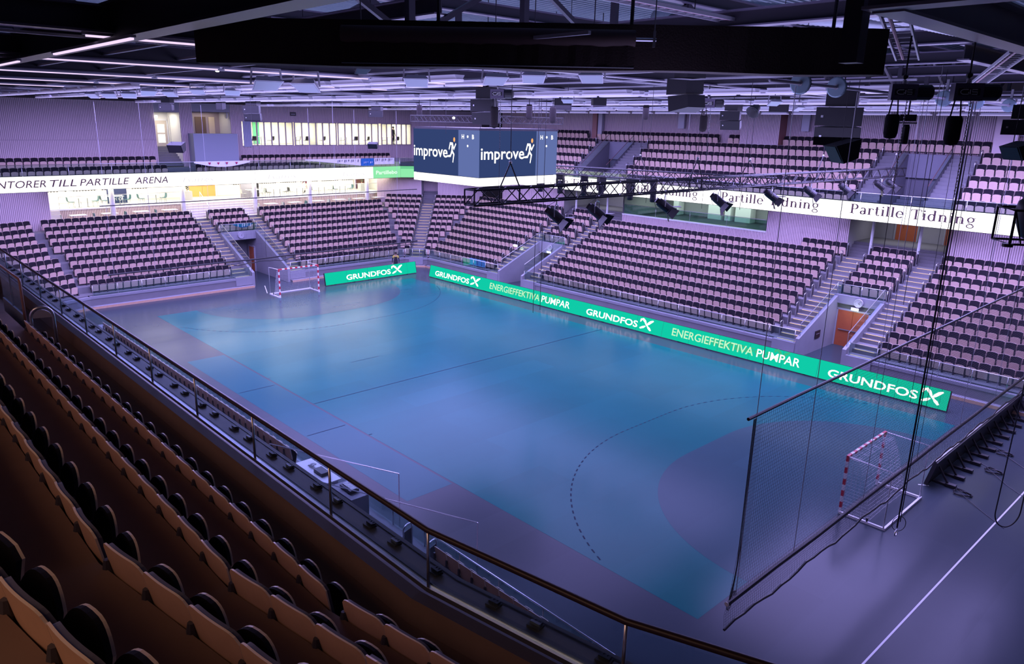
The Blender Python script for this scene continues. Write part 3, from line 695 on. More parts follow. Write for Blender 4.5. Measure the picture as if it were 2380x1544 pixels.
# ---- balcony fascia with the LED ribbons
fa = MB()
for i in range(4, NS):
    a, b = op(-.02)[i], op(-.02)[i+1]; a1, b1 = op(.12)[i], op(.12)[i+1]
    fa.quad((a.x, a.y, 7.10), (b.x, b.y, 7.10), (b.x, b.y, 8.22), (a.x, a.y, 8.22), M_BLACK)
    fa.quad((a.x, a.y, 8.22), (b.x, b.y, 8.22), (b1.x, b1.y, 8.22), (a1.x, a1.y, 8.22), M_BLACK)
    fa.quad((a1.x, a1.y, 7.6), (b1.x, b1.y, 7.6), (b1.x, b1.y, 8.22), (a1.x, a1.y, 8.22), M_WALL)
struct(fa, 'wall_balcony', 'dark balcony front carrying the light ribbons on the left and far sides', 'wall')
nb = MB()
for i in range(0, 4):
    def lv(d, z): p, q = op(d)[i], op(d)[i+1]; return (p.x, p.y, z), (q.x, q.y, z)
    prof = [(.26, 7.64), (.22, 7.90), (.10, 7.92), (.10, 7.85), (-.02, 7.84), (-.46, 7.79), (-.47, 7.70), (-.47, 6.9)]
    mats_ = [M_CARPET, M_DARKF, M_BLACK, M_BLACK, M_DARKF, M_BLACK, M_BLACK]
    for (d0, z0), (d1, z1), m in zip(prof[:-1], prof[1:], mats_):
        p, q = lv(d0, z0); r, s_ = lv(d1, z1); nb.quad(p, q, s_, r, m)
nbo = struct(nb, 'wall_near_balcony', 'dark brown balcony kerb and black lid outside the nearest glass railing', 'wall')
hb = MB()
for i in range(1, 4):
    a, b = op(-.30)[i], op(-.30)[i+1]; t = (b-a).normalized(); L = (b-a).length; N = int(min(L, 22)/.62)
    for j in range(N):
        p = a+t*(.3+.62*j+.12*(j % 2)) if i != 3 else a+t*(.25+.62*j+.12*(j % 2)); M = Matrix.Rotation(math.atan2(t.y, t.x), 3, 'Z')
        h_ = MB(); h_.box((0, 0, .012), (.14, .10, .025), M_BLACK, M); h_.box((0, 0, .035), (.11, .03, .03), M_GALV if j % 2 else M_BLACK, M)
        for s in (-.04, 0, .04): h_.box(tuple(M @ Vector((s, -.035, .03))), (.018, .03, .02), M_BLACK, M)
        h_.build('lid_clamp', nbo, loc=(p.x, p.y, 7.81))
    for dd in (-.16, -.38):
        pass
s_ = MB()
for i in range(0, 4):
    for dd, zz in ((-.14, 7.832), (-.40, 7.803)):
        p, q = op(dd)[i], op(dd)[i+1]; s_.bar((p.x, p.y, zz), (q.x, q.y, zz), .012, .006, M_BLACK)
s_.build('lid_seam', nbo)

# ================================================================ SEATS
def round_rect(w_, h, r, arch=0, n=4, top_only=True):
    """outline with rounded upper corners, base at 0"""
    P = [(-w_/2, 0), (w_/2, 0)]
    for i in range(n+1):
        a = PI/2*i/n; P.append((w_/2-r+r*math.cos(a), h-r+r*math.sin(a)))
    if arch:
        for i in range(1, n+2): x = w_/2-r-(w_-2*r)*i/(n+2); P.append((x, h+arch*(1-(2*x/(w_-2*r))**2)))
    for i in range(n+1):
        a = PI/2+PI/2*i/n; P.append((-w_/2+r+r*math.cos(a), h-r+r*math.sin(a)))
    return P
def slab(b, w_, z0, zt, yf, th, n, mfront, mback, medge):
    """upright curved board: zt(u) top height, yf(z,u) rear face depth, front is +Y"""
    C = []
    for i in range(n+1):
        u = -1+2*i/n
        if n > 4: u = math.copysign(abs(u)**.72, u)
        x = u*w_/2; t = zt(u); C.append([(x, yf(z0, u), z0), (x, yf(t, u), t), (x, yf(t, u)+th, t), (x, yf(z0, u)+th, z0)])
    for p, q in zip(C[:-1], C[1:]):
        b.add(p[:2]+q[:2], [(0, 2, 3, 1)], mback); b.add(p[2:]+q[2:], [(0, 2, 3, 1)], mfront); b.add([p[1], p[2], q[2], q[1]], [(0, 1, 2, 3)], medge); b.add([p[0], p[3], q[3], q[0]], [(0, 1, 2, 3)], medge)
    for p in (C[0], C[-1]): b.add(p, [(0, 1, 2, 3)], medge)
def seat_meshes(fine):
    n = 12 if fine else 4
    out = {}
    zt = (lambda u: .865-.012*u*u-.055*abs(u)**8) if fine else (lambda u: .865-.02*u*u-.012*abs(u)**6)
    yb = lambda z, u: -.035-(z-.62)*.17-.022*(1-u*u)
    b = MB(); slab(b, .494 if fine else .475, .38, zt, yb, .014, n, M_PLY, M_PLYB, M_PLYE); out['back_shell'] = b.mesh('back_shell')
    b = MB(); slab(b, .47 if fine else .455, .42, lambda u: zt(u)-.012, lambda z, u: yb(z, u)+.0145, .03, n, M_BLK, M_BLK, M_BLKC); out['back_cushion'] = b.mesh('back_cushion')
    b = MB(); zp = (lambda u: .605-.13*abs(u)**2.7) if fine else (lambda u: .60-.012*u*u-.03*abs(u)**6)
    yp = lambda z, u: .085+(z-.13)*.20
    slab(b, .445 if fine else .42, .13, zp, yp, .028, n, M_BLK, M_BLK, M_BLK); slab(b, .445 if fine else .42, .13, zp, lambda z, u: yp(z, u)+.0285, .016, n, M_PLY, M_BLK, M_PLYE); out['seat_pan'] = b.mesh('seat_pan')
    b = MB()
    b.box((-.25, .03, .21), (.035, .22, .42), M_IRON); b.box((-.25, .12, .035), (.06, .10, .07), M_IRON)
    if fine: b.lathe([(.05, .40), (.05, .5), (.04, .62), (.022, .70)], M_IRON, c=(-.247, -.055, 0), n=8)
    else: b.box((-.25, -.055, .50), (.05, .045, .26), M_IRON)
    out['bracket'] = b.mesh('bracket')
    return out
SEATS = []    # (block, row, index, (x,y,z), rot)
def fill(block, S, k, u0, u1, d, z, rev=False, holes=()):
    segs = cut(u0, u1, holes)
    for si, (a, b) in enumerate(segs):
        n = int((b-a+.02)/.5)
        if n <= 0: continue
        st = a if not rev else b-n*.5
        for i in range(n):
            u = st+.25+.5*i; p = S.P(u, d, z); SEATS.append((block, k, (n-1-i) if rev else i, p, S.rot()))
for k in range(10):
    d = .95+RUN*k; z = zf(k)
    if k < 9: fill('M', FAR, k, 10.25, 29.2, d, z)
    else: fill('M', FAR, k, 26.2, 29.2, d, z, True)
    fill('L', FAR, k, far_lo(d)+.12, 4.7, d, z, True)
    fill('R', FAR, k, 34.8, 50, d, z)
    fill('Cr', CORN, k, .68, corn_half(d)-.05, d, z); fill('Cl', CORN, k, -corn_half(d)+.05, -.68, d, z, True)
    if k >= 5:
        fill('Vr', FAR, k, 30.72, 33.3, d, z); fill('Vl', FAR, k, 6.15, 8.7, d, z)
    if k < 9:
        fill('E1', LEFT, k, left_lo(d)+.1, 7.2, d, z, True); fill('E2', LEFT, k, 13.0, left_hi(d)-.1, d, z)
        fill('N', NC1, k, -2.2-T9*d+.08, T9*d-.08, d, z); fill('N', NC2, k, -4.5-T9*d+.08, T9*d-.08, d, z)
        if k >= 6: fill('Ve', LEFT, k, 8.62, 11.65, d, z)
for k in range(2): fill('B', NEAR, k, 6, 27.4, .62+RUN*k, zf(k)); fill('B', NEAR, k, 34.9, 44, .62+RUN*k, zf(k))
for k in range(6):
    d = 1.09+UR*k; z = 7.85+UH*k; S = Side((0, 31.4), (1, 0), (0, 1))
    if k == 5: fill('U', S, k, -6.3, 50, d, z, False, [(4.1, 4.8), (18.8, 22.0), (17.2, 17.6), (35.3, 36.4)])
    else:
        fill('U', S, k, -6.6-T2*d, 5.4, d, z, True); fill('U', S, k, 11.0, 29.2, d, z); fill('UR', S, k, 34.9, 50, d, z)
for k in range(2):
    S = Side((-11.36, 0), (0, 1), (-1, 0)); d = 1.09+UR*k; z = 7.85+UH*k
    if k == 0: fill('W', S, k, -7, 27.0, d, z, True, [(5.8, 8.0)])
    else: fill('W', S, k, -7, 5.3, d, z, True); fill('W', S, k, 12.2, 27.2, d, z)
NEARROW = {}
for k in range(5):
    d = 1.09+UR*k; z = 7.54+UH*k+.09; cnt = 0
    P = op(d)
    for i in range(0, 4):
        a, b = P[i], P[i+1]; t = (b-a).normalized(); L = (b-a).length; nrm = Vector((-t.y, t.x)); f = -nrm
        n = int((L+.06)/.5); pad = (L-n*.5)/2 if i != 3 else .03
        for j in range(n):
            p = a+t*(pad+.25+.5*j)
            if p.x < (31.8 if k == 0 else 26.5): break
            if k >= 3 and p.x > 46.2 or k >= 4 and p.x > 45: continue
            SEATS.append(('A', k, cnt, (p.x, p.y, z), math.atan2(-f.x, f.y))); cnt += 1
def project(p):
    d = np.array(p)-CAM; zc = d@_f
    if zc < .2: return None
    return 1190-25.25+FPX*(d@_r)/zc, 772-11.99-FPX*(d@_u)/zc, zc
cand = []
for s in SEATS:
    q = project((s[3][0], s[3][1], s[3][2]+.7))
    if q is None or not (-25 < q[0] < 2405 and -10 < q[1] < 1575): continue
    if s[0] == 'B' and (s[1] > 0 or s[3][0] < 16 or s[3][0] > 39.5): continue
    if s[0] == 'A' and s[1] == 4 and q[0] > 60: pass
    cand.append((q[2], s, q))
cand.sort(key=lambda c: c[0])
pick = cand[:300]; picked = {id(c[1]) for c in pick}
PARTS = {True: seat_meshes(True), False: seat_meshes(False)}
ROWN = ['row nearest the railing', 'second row from the railing', 'third row from the railing', 'fourth row from the railing', 'fifth row from the railing']
rank = {}
for c in sorted(pick, key=lambda c: -c[2][1]): rank.setdefault((c[1][0], c[1][1]), []).append(id(c[1]))
rankx = {}
for c in sorted(pick, key=lambda c: c[2][0]): rankx.setdefault((c[1][0], c[1][1]), []).append(id(c[1]))
GRP = {'A': 'dark brown seats of the nearest rows', 'B': 'front row seats under the near balcony'}
BLK = {'R': 'right far block', 'M': 'middle far block', 'Vr': 'short rows over the right far entrance', 'UR': 'upper right far block', 'L': 'left far block', 'U': 'upper far rows'}
for zc, s, q in pick:
    blk, k, i, p, r = s
    if blk == 'A':
        lab = 'brown backed seat, %s up from the bottom edge in the %s' % (ordn(rank[(blk, k)].index(id(s))), ROWN[k])
    elif blk == 'B': lab = 'pink seat, %s from the left in the front row under the near balcony' % ordn(rankx[(blk, k)].index(id(s)))
    else:
        lab = 'pink seat, %s from left, %s row of the %s' % (ordn(rankx[(blk, k)].index(id(s))), ordn(k), BLK.get(blk, 'far stand'))
    t = thing('folding_seat', lab, 'seat', p, r, GRP.get(blk, 'pink and black seats of the '+BLK.get(blk, 'far stand')))
    for nm, me in PARTS[blk == 'A'].items():
        o = bpy.data.objects.new(nm, me); COL.objects.link(o); o.parent = t
# everything else in one object
vs, fs, ms, mats = [], [], [], []
base = []; nb_ = 0; bf = []; bm_ = []
for nm, me in PARTS[False].items():
    co = np.array([v.co[:] for v in me.vertices]); base.append(co)
    for pl in me.polygons:
        bf.append([v+nb_ for v in pl.vertices]); m = me.materials[pl.material_index]
        if m not in mats: mats.append(m)
        bm_.append(mats.index(m))
    nb_ += len(co)
base = np.concatenate(base)
allv = []; allf = []; allm = []; c0 = 0
for s in SEATS:
    if id(s) in picked: continue
    if s[0] == 'A' and s[3][0] > 47.2: continue
    c_, s_n = math.cos(s[4]), math.sin(s[4])
    R_ = np.array(((c_, -s_n, 0), (s_n, c_, 0), (0, 0, 1)))
    allv.append(base@R_.T+np.array(s[3])); allf += [[v+c0 for v in f] for f in bf]; allm += bm_; c0 += nb_
me = bpy.data.meshes.new('seat_rows'); me.from_pydata(np.concatenate(allv).tolist(), [], allf)
for m in mats: me.materials.append(m)
me.polygons.foreach_set('material_index', allm); me.update()
o = bpy.data.objects.new('stadium_seating', me); COL.objects.link(o)
tag(o, 'rows of pink folding seats with black backs filling the far and left stands', 'seats', kind='stuff')
# blue cover over four front seats of the left far block
b = MB()
for i in range(4):
    b.box((1.95+.5*i, 24.74, 1.18), (.44, .03, .50), M_SEATSTRIP)
b.box((2.7, 24.62, .93), (2.0, .10, .02), M_SEATSTRIP)
tag(b.build('seat_cover'), 'light blue cloth cover over four front seats near the corner', 'cover')

# ---- end-of-row loop rails
def loop_mesh():
    b = MB(); P = [(0, -.16, 0), (0, -.16, .78)]
    for i in range(1, 8): a = PI-PI*i/8; P.append((0, .16*math.cos(a)*1.0, .78+.12*math.sin(a)))
    P += [(0, .16, .78), (0, .16, 0)]
    b.tube(P, .022, M_STEEL, 8); return b
lp = loop_mesh(); lpm = lp.mesh('loop', True)
pb = MB(); pb.box((0, 0, .42), (.012, .28, .60), M_IRON); pbm = pb.mesh('end_panel')
def loop(p, r, lab, grp):
    t = thing('row_end_rail', lab, 'rail', p, r, grp)
    for nm, me in (('loop_tube', lpm), ('end_panel', pbm)):
        o = bpy.data.objects.new(nm, me); COL.objects.link(o); o.parent = t
def rails(S, u, ks, blk, side):
    for k in ks:
        loop(S.P(u, .86+RUN*k, zf(k)), S.rot(), 'steel loop rail, %s row, %s of the %s' % (ordn(k), side, blk), 'steel rails at the row ends')
rails(FAR, 4.78, range(10), 'left far block', 'right side'); rails(FAR, 10.12, range(9), 'middle far block', 'left side')
rails(FAR, 29.28, range(10), 'middle far block', 'right side'); rails(FAR, 34.72, range(10), 'right far block', 'left side')
rails(FAR, 30.66, range(5, 10), 'short right rows', 'left side'); rails(FAR, 33.36, range(5, 10), 'short right rows', 'right side')
rails(FAR, 6.05, range(5, 10), 'short corner-side rows', 'left side'); rails(FAR, 8.75, range(5, 10), 'short corner-side rows', 'right side')
rails(LEFT, 7.28, range(9), 'left end block', 'right side'); rails(LEFT, 12.93, range(9), 'goal end block beside the corner', 'left side')
rails(LEFT, 8.56, range(6, 9), 'short rows over the goal tunnel', 'left side'); rails(LEFT, 11.66, range(6, 9), 'short rows over the goal tunnel', 'right side')
rails(CORN, -.64, range(10), 'corner block', 'left aisle side'); rails(CORN, .64, range(10), 'corner block', 'right aisle side')
SU = Side((0, 31.4), (1, 0), (0, 1))
for u, blk, side in ((5.48, 'upper left far block', 'right side'), (10.92, 'upper middle far block', 'left side'), (29.27, 'upper middle far block', 'right side'), (34.83, 'upper right far block', 'left side')):
    for k in range(5): loop(SU.P(u, 1.02+UR*k, 7.95+UH*k), SU.rot(), 'steel loop rail, %s row, %s of the %s' % (ordn(k), side, blk), 'steel rails at the row ends')
# the tall hoop by the nearest row
b = MB(); P = [(0, -.2, 0), (0, -.2, .8)]
for i in range(1, 10): a = PI-PI*i/10; P.append((0, .2*math.cos(a), .8+.2*math.sin(a)))
P += [(0, .2, .8), (0, .2, 0)]
t = thing('hoop_handrail', 'tall polished steel hoop handrail at the end of the nearest seat row', 'handrail', (31.45, -12.1, 7.55), -.25)
b.tube(P, .03, M_STEEL, 12); b.build('hoop_tube', t, smooth=True)
b = MB(); b.prism([(.17*math.cos(PI*i/8), .17*math.sin(PI*i/8)) for i in range(9)], -.01, .01, M_GALV, F=lambda a, z, d: (d, a, z+.78)); b.build('hoop_plate', t)

# ================================================================ BALUSTRADES AND RAILINGS
def balustrade(name, label, cat, pts, z0, ztop, post_gap=1.5, handrail=M_STEEL, hr=.02, posts=None, pane=M_GLASS, postr=.018, group=None, clamp=False):
    """pts: plan polyline (Vectors); one thing with handrail, posts and panes"""
    t = thing(name, label, cat, (pts[0][0], pts[0][1], z0), 0, group)
    o0 = Vector((pts[0][0], pts[0][1], z0))
    h = MB(); h.tube([Vector((p[0], p[1], ztop))-o0 for p in pts], hr, handrail, 8); h.build('handrail', t, smooth=True)
    S = posts
    if S is None:
        S = []
        for a, b in zip(pts[:-1], pts[1:]):
            a, b = Vector(a[:2]), Vector(b[:2]); n = max(1, round((b-a).length/post_gap)); S += [a+(b-a)*i/n for i in range(n)]
        S.append(Vector(pts[-1][:2]))
    S = [Vector(s[:2]) for s in S]
    pm = MB(); pm.tube([(0, 0, 0), (0, 0, ztop-z0)], postr, M_STEEL, 8); pme = pm.mesh('post', True)
    many = len(S) > 90
    for s in S:
        o = bpy.data.objects.new('post', pme); COL.objects.link(o); o.parent = t; o.location = (s.x-o0.x, s.y-o0.y, 0)
    for a, b in zip(S[:-1], S[1:]):
        d = (b-a); L = d.length; g = MB(); ang = math.atan2(d.y, d.x)
        g.box((L/2, 0, (ztop-z0)/2), (L-.04, .014, ztop-z0-.06), pane); g.build('glass_pane', t, loc=(a.x-o0.x, a.y-o0.y, 0), rot=(0, 0, ang))
    return t
# nearest glass railing: posts where the photo has them, bends at the corner
P = op(0.0)
nearposts = [P[1], P[1]+(P[2]-P[1])*.45, P[2], P[3]]
x = P[3].x
for dx in (1.86, 2.0, 2.0, 2.0, 2.0, 2.0, 2.0, 2.0, 2.0, 2.0, 2.0): x -= dx; nearposts.append(Vector((x, -11.36)))
t = balustrade('glass_railing', 'glass railing with dark brown handrail along the near balcony edge', 'railing', [P[0], P[1], P[2], P[3], Vector((22, -11.36))], 7.9, 8.55, posts=nearposts, handrail=M_RAILT, hr=.032, pane=M_GLASSB, postr=.016)
c_ = MB()
for a, b in ((P[0], P[1]), (P[1], P[2]), (P[2], P[3]), (P[3], Vector((22, -11.36)))): c_.bar((a.x-P[0].x, a.y-P[0].y, 0), (b.x-P[0].x, b.y-P[0].y, 0), .045, .05, M_STEEL)
c_.build('base_channel', t)
# portal screen beside the near aisle
t = thing('stair_screen', 'tall glass screen with brown frame beside the near aisle at the left edge', 'screen', (29.9, -12.15, 7.6))
b = MB(); b.tube([(-2.2, 0, 1.28), (0, 0, 1.28), (0.05, 0, 1.22), (0.05, 0, 0)], .03, mat('copper_frame', (.35, .18, .14), .35), 8); b.build('screen_frame', t, smooth=True)
b = MB(); b.box((-1.1, 0, .85), (2.2, .012, .75), M_GLASSB); b.build('glass_pane', t)
b = MB(); b.box((-1.1, -.0, .24), (2.2, .04, .48), M_BOOTH); b.build('lower_panel', t)
b = MB(); b.box((-1.1, -.0, .85), (.02, .03, .8), M_STEEL); b.build('mullion', t)
# lower front balustrades
for S, a, b_, lab in ((FAR, -3.0, 5.9, 'left of the corner side entrance on the far side'), (FAR, 8.9, 30.5, 'along the middle far front row'), (FAR, 33.5, 48, 'along the right far front row'),
                      (LEFT, -2.4, 8.45, 'left of the goal tunnel'), (LEFT, 11.75, 22.5, 'between the goal tunnel and the corner'), (NEAR, 6, 27.6, 'along the near lower front row'), (NEAR, 30.6, 46, 'along the near lower front row at the corner')):
    balustrade('glass_balustrade', 'low glass balustrade with steel rail '+lab, 'balustrade', [S.P(a, .08, 0), S.P(b_, .08, 0)], .79, 1.52 if S is not NEAR else 1.36, 1.5)
b = balustrade('gate_railing', 'steel gate railing across the foot of the corner stairs', 'railing', [CORN.P(-.95, .05, 0), CORN.P(.95, .05, 0)], .79, 1.55, .6)
for S, a, b_, k, lab in ((FAR, 30.6, 33.4, 5, 'over the right far entrance'), (FAR, 6.0, 8.8, 5, 'over the corner side entrance'), (LEFT, 8.55, 11.65, 6, 'over the goal tunnel with the blue flag')):
    balustrade('glass_balustrade', 'low glass balustrade above the lintel '+lab, 'balustrade', [S.P(a, off(k)+.05, 0), S.P(b_, off(k)+.05, 0)], zf(k)+.1, zf(k)+.72, 1.4)
# handrails on the sloping entrance walls
for S, u, K, lab in ((FAR, 30.7, 5, 'left wall of the right far entrance'), (FAR, 33.3, 5, 'right wall of the right far entrance'), (FAR, 6.1, 5, 'left wall of the corner side entrance'), (FAR, 8.7, 5, 'right wall of the corner side entrance'),
                     (LEFT, 8.65, 6, 'left wall of the goal tunnel'), (LEFT, 11.55, 6, 'right wall of the goal tunnel')):
    dE = off(K); t = thing('sloped_handrail', 'thin sloped steel handrail above the '+lab, 'handrail', S.P(u, 0, 1.1), 0)
    o0 = Vector(S.P(u, 0, 1.1)); z1 = zf(K)+.12
    Q = [Vector(S.P(u, d, 1.10+(z1-1.1)*d/dE)) for d in (.25, dE*.5, dE-.1)]
    m_ = MB(); m_.tube([q+Vector((0, 0, .75))-o0 for q in Q], .02, M_STEEL, 8); m_.build('handrail', t)
    for q in Q:
        m_ = MB(); m_.tube([q-o0, q-o0+Vector((0, 0, .75))], .014, M_STEEL, 6); m_.build('post', t)
    g = MB(); v = [Q[0]-o0, Q[2]-o0, Q[2]-o0+Vector((0, 0, .7)), Q[0]-o0+Vector((0, 0, .7))]; g.quad(*v, M_GLASS); g.build('glass_pane', t)
# upper balustrades
balustrade('glass_balustrade', 'clear glass balustrade above the light ribbon on the left side', 'balustrade', [Vector((-11.3, -7)), Vector((-11.3, 26.9))], 7.9, 8.95, 2.8)
balustrade('glass_balustrade', 'clear glass balustrade above the far corner light ribbon', 'balustrade', [Vector((-11.3, 26.95)), Vector((-9.66, 29.6)), Vector((-6.95, 31.35))], 7.9, 8.95, 1.5)
balustrade('glass_balustrade', 'clear glass balustrade above the light ribbon on the far side', 'balustrade', [Vector((-6.9, 31.34)), Vector((50, 31.34))], 7.9, 8.75, 2.8)
for x0 in (6.65, 9.3, 30.65, 33.25):
    t = thing('sloped_glass_panel', 'sloping glass panel on the %s upper far stairwell wall' % {6.65: 'left of the left', 9.3: 'right of the left', 30.65: 'left of the right', 33.25: 'right of the right'}[x0], 'glass panel', (x0, 32.6, 8.6))
    g = MB(); g.quad((0, 0, 0), (0, 3.4, 2.35), (0, 3.4, 3.0), (0, 0, .65), M_GLASS); g.build('glass_pane', t)
    g = MB(); g.tube([(0, 0, .65), (0, 3.4, 3.0)], .022, mat('brown_rail', (.16, .08, .08), .4), 6); g.build('handrail', t)

# ================================================================ LED BOARDS
def led_board(name, label, cat, A, u, n, L, h, lean, zbase, m=M_GREEN, feet=None):
    """A: bottom corner; u along, n towards the viewer; returns thing and a placer (s, v)->world"""
    A, u, n = Vector(A), Vector((*u, 0)).normalized(), Vector((*n, 0)).normalized()
    up = (Vector((0, 0, 1))*math.cos(lean)-n*math.sin(lean)); nn = u.cross(up);
    if nn.dot(n) < 0: nn = -nn
    t = thing(name, label, cat, A)
    M = Matrix((u, up, nn)).transposed()
    b = MB(); b.box(u*(L/2)+up*(h/2)+Vector((0, 0, zbase)), (L, h, .02), m, M); b.build('led_screen', t)
    b = MB(); b.box(u*(L/2)+up*(h/2)-nn*.055+Vector((0, 0, zbase)), (L+.03, h+.03, .09), M_BLACK, M); b.build('cabinet', t)
    b = MB()
    for e in (-.012, L+.012): b.box(u*e+up*(h/2)-nn*.045+Vector((0, 0, zbase)), (.026, h+.03, .13), M_BLACK, M)
    b.build('end_cap', t)
    k = int(L/1.92)
    s = MB()
    for i in range(1, k+1): s.box(u*(i*1.92)+up*(h/2)+nn*.0105+Vector((0, 0, zbase)), (.012, h, .002), mat('led_seam', (.0, .12, .09), .6), M)
    s.build('module_seams', t)
    if feet:
        for i in range(feet):
            p = u*(L*(i+.5)/feet); f = MB()
            f.bar(p-nn*.1+up*.7*h+Vector((0, 0, zbase)), p-n*.75+Vector((0, 0, .05)), .05, .05, M_BLACK); f.bar(p+Vector((0, 0, .03)), p-n*.8+Vector((0, 0, .03)), .07, .05, M_BLACK); f.build('support_foot', t)
    return t, (lambda s_, v: A+u*s_+up*v+nn*.016+Vector((0, 0, zbase))), u, up
bt, pl, u, up = led_board('led_perimeter_board', 'long bright green perimeter board with white lettering along the far sideline', 'display board', (.45, 21.42, 0), (1, 0), (0, -1), 38.75, .93, .2, .06, feet=20)
gw, gwid = text_mesh('GRUNDFOS', .40, M_LEDW, .018, 1.3)
lg = leaf_logo(M_LEDW)
def grundfos(s0, s1, l0, l1, T, PL, U, UPP, v=.20, h=.46):
    place_flat(gw, 'lettering', T, PL(s0, v), U, UPP, s1-s0, gwid)
    o = place_flat(lg.copy(), 'logo_mark', T, PL(l0, v-.04), U, UPP, (l1-l0), 1.0)
    o.data.transform(Matrix.Diagonal((1, .66, 1, 1)))
grundfos(.75, 5.0, 5.15, 6.25, bt, pl, u, up); grundfos(17.0, 21.2, 21.35, 22.35, bt, pl, u, up); grundfos(33.2, 37.45, 37.6, 38.5, bt, pl, u, up)
e1, w1 = text_mesh('ENERGIEFFEKTIVA', .46, M_LEDPALE, .012, 1); e2, w2 = text_mesh('PUMPAR', .46, M_LEDW, .006, 1)
place_flat(e1, 'lettering', bt, pl(7.4, .26), u, up, 5.25, w1); place_flat(e2, 'lettering', bt, pl(12.85, .26), u, up, 2.65, w2)
place_flat(e1, 'lettering', bt, pl(23.75, .26), u, up, 5.3, w1); place_flat(e2, 'lettering', bt, pl(29.25, .26), u, up, 2.45, w2)
gf, gfw = text_mesh('GRUNDFOS', .36, M_LEDFADE, .018, 1.3); lgf = leaf_logo(M_LEDFADE); lgf.transform(Matrix.Diagonal((.9, .6, 1, 1)))
for s in (9.4, 25.9):
    o = place_flat(gf, 'faded_lettering', bt, pl(s, .34)-Vector((0, -.004, 0)), u, up, 4.2, gfw); place_flat(lgf, 'faded_logo_mark', bt, pl(s+4.3, .32)-Vector((0, -.004, 0)), u, up)
bt, pl, u, up = led_board('led_perimeter_board', 'shorter green perimeter board with white lettering beside the far goal', 'display board', (-1.42, 12.95, 0), (0, 1), (1, 0), 8.55, .93, .2, .06, feet=5)
grundfos(1.85, 6.0, 6.1, 7.2, bt, pl, u, up)
# board seen from behind at the right edge
bt, pl, u, up = led_board('led_perimeter_board', 'dark rear side of a leaning perimeter board at the right edge', 'display board', (41.15, 24.3-.05, 0), (0, -1), (-1, 0), 11.4, .93, .22, .06, feet=0)
for i in range(12):
    f = MB(); y = -(.4+.95*i)
    f.bar((.16, y, .74), (.62, y, .06), .06, .06, M_BLACK); f.bar((.05, y, .05), (.80, y, .05), .10, .06, M_BLACK); f.box((.70, y, .07), (.34, .20, .10), M_BLACK); f.build('support_foot', bt)
b = MB(); b.bar((.23, 0, 1.0), (.23, -11.4, 1.0), .05, .03, M_STEEL); b.build('top_rail', bt)
for i in range(3):
    c0 = ((42.3, 18.2), (42.5, 16.0), (42.3, 13.1))[i]; t = MB(); Q = []
    for j in range(40): a = j*.55; rr = .28+.06*math.sin(j*1.7); Q.append((c0[0]+rr*math.cos(a)*1.0, c0[1]+rr*.8*math.sin(a), .012+.0015*j))
    t.tube([(41.8, c0[1]+.6, .012)]+Q+[(43.2, c0[1]-.9, .012), (44.0, c0[1]-1.6, .012)], .012, M_BLACK, 5)
    tag(t.build('power_cable'), 'coiled black power cable on the floor, %s from the far end of the rear-facing board' % ordn(i), 'cable')

# ---- ribbons
def ribbon(name, label, p0, p1, n, z0, z1, m=M_RIBBON):
    p0, p1 = Vector(p0), Vector(p1); n = Vector((*n, 0)); t = thing(name, label, 'display board', (p0.x, p0.y, z0))
    d = p1-p0; L = d.length; ang = math.atan2(d.y, d.x)
    b = MB(); b.box((L/2, 0, (z1-z0)/2), (L, .03, z1-z0), m); b.build('led_screen', t, rot=(0, 0, ang))
    u = Vector((d.x/L, d.y/L, 0))
    return t, (lambda s, v: Vector((p0.x, p0.y, z0))+u*s+n*.022+Vector((0, 0, v))), u
Z = Vector((0, 0, 1))
rt, rp, ru = ribbon('led_ribbon_display', 'glowing white light ribbon with dark serif lettering on the far balcony front', (-6.9, 31.33), (50, 31.33), (0, -1), 7.13, 8.18)
sm, sw = serif_text('Partille Tidning', M_INK); sm.transform(Matrix.Diagonal((1, .56, 1, 1)))
for x0, x1 in ((29.55, 36.4), (20.7, 27.7), (12.0, 18.9), (3.3, 10.2)):
    place_flat(sm, 'lettering', rt, rp(x0+6.9, .36), ru, Z, x1-x0, sw)
rt, rp, ru = ribbon('led_ribbon_display', 'glowing white light ribbon with dark italic capitals on the left balcony front', (-11.29, -7), (-11.29, 23.9), (1, 0), 7.13, 8.18)
def yt(y): return y+7
for txt, y0, y1, m, h in (('KONTORER', -6.9, -2.85, M_INK, .50), ('TILL', -2.6, -.95, M_INK, .50), ('PARTILLE', -.75, 2.6, M_INK, .50), ('ARENA', 2.95, 5.35, M_INK, .50),
                          ('Tvättex', 6.4, 9.0, M_INKF, .36), ('Tvättex', 10.3, 12.3, mat('led_fainter_lettering', (.03, .02, .03), .8, spec=0, emit=(.92, .90, .93)), .30), ('Tvättex', 13.4, 16.2, M_INKF, .36),
                          ('Tvättex', 17.4, 19.7, mat('led_fainter_lettering', (.03, .02, .03), .8), .30), ('Tvättex', 20.6, 23.1, M_INKF, .36)):
    tm, tw = text_mesh(txt, h, m, .004 if m is M_INK else -.005, 1, shear=.25); place_flat(tm, 'lettering', rt, rp(yt(y0), .30), ru, Z, y1-y0, tw)
rt, rp, ru = ribbon('led_ribbon_display', 'pale green section of light ribbon left of the video cube', (-11.29, 23.92), (-11.29, 27), (1, 0), 7.13, 8.18, M_RIBG)
tm, tw = text_mesh('Partillebo', .34, lamp_mat('led_soft_white', (.75, 1, .80), 1.2), .02, 1); place_flat(tm, 'lettering', rt, rp(.3, .36), ru, Z, 2.4, tw)
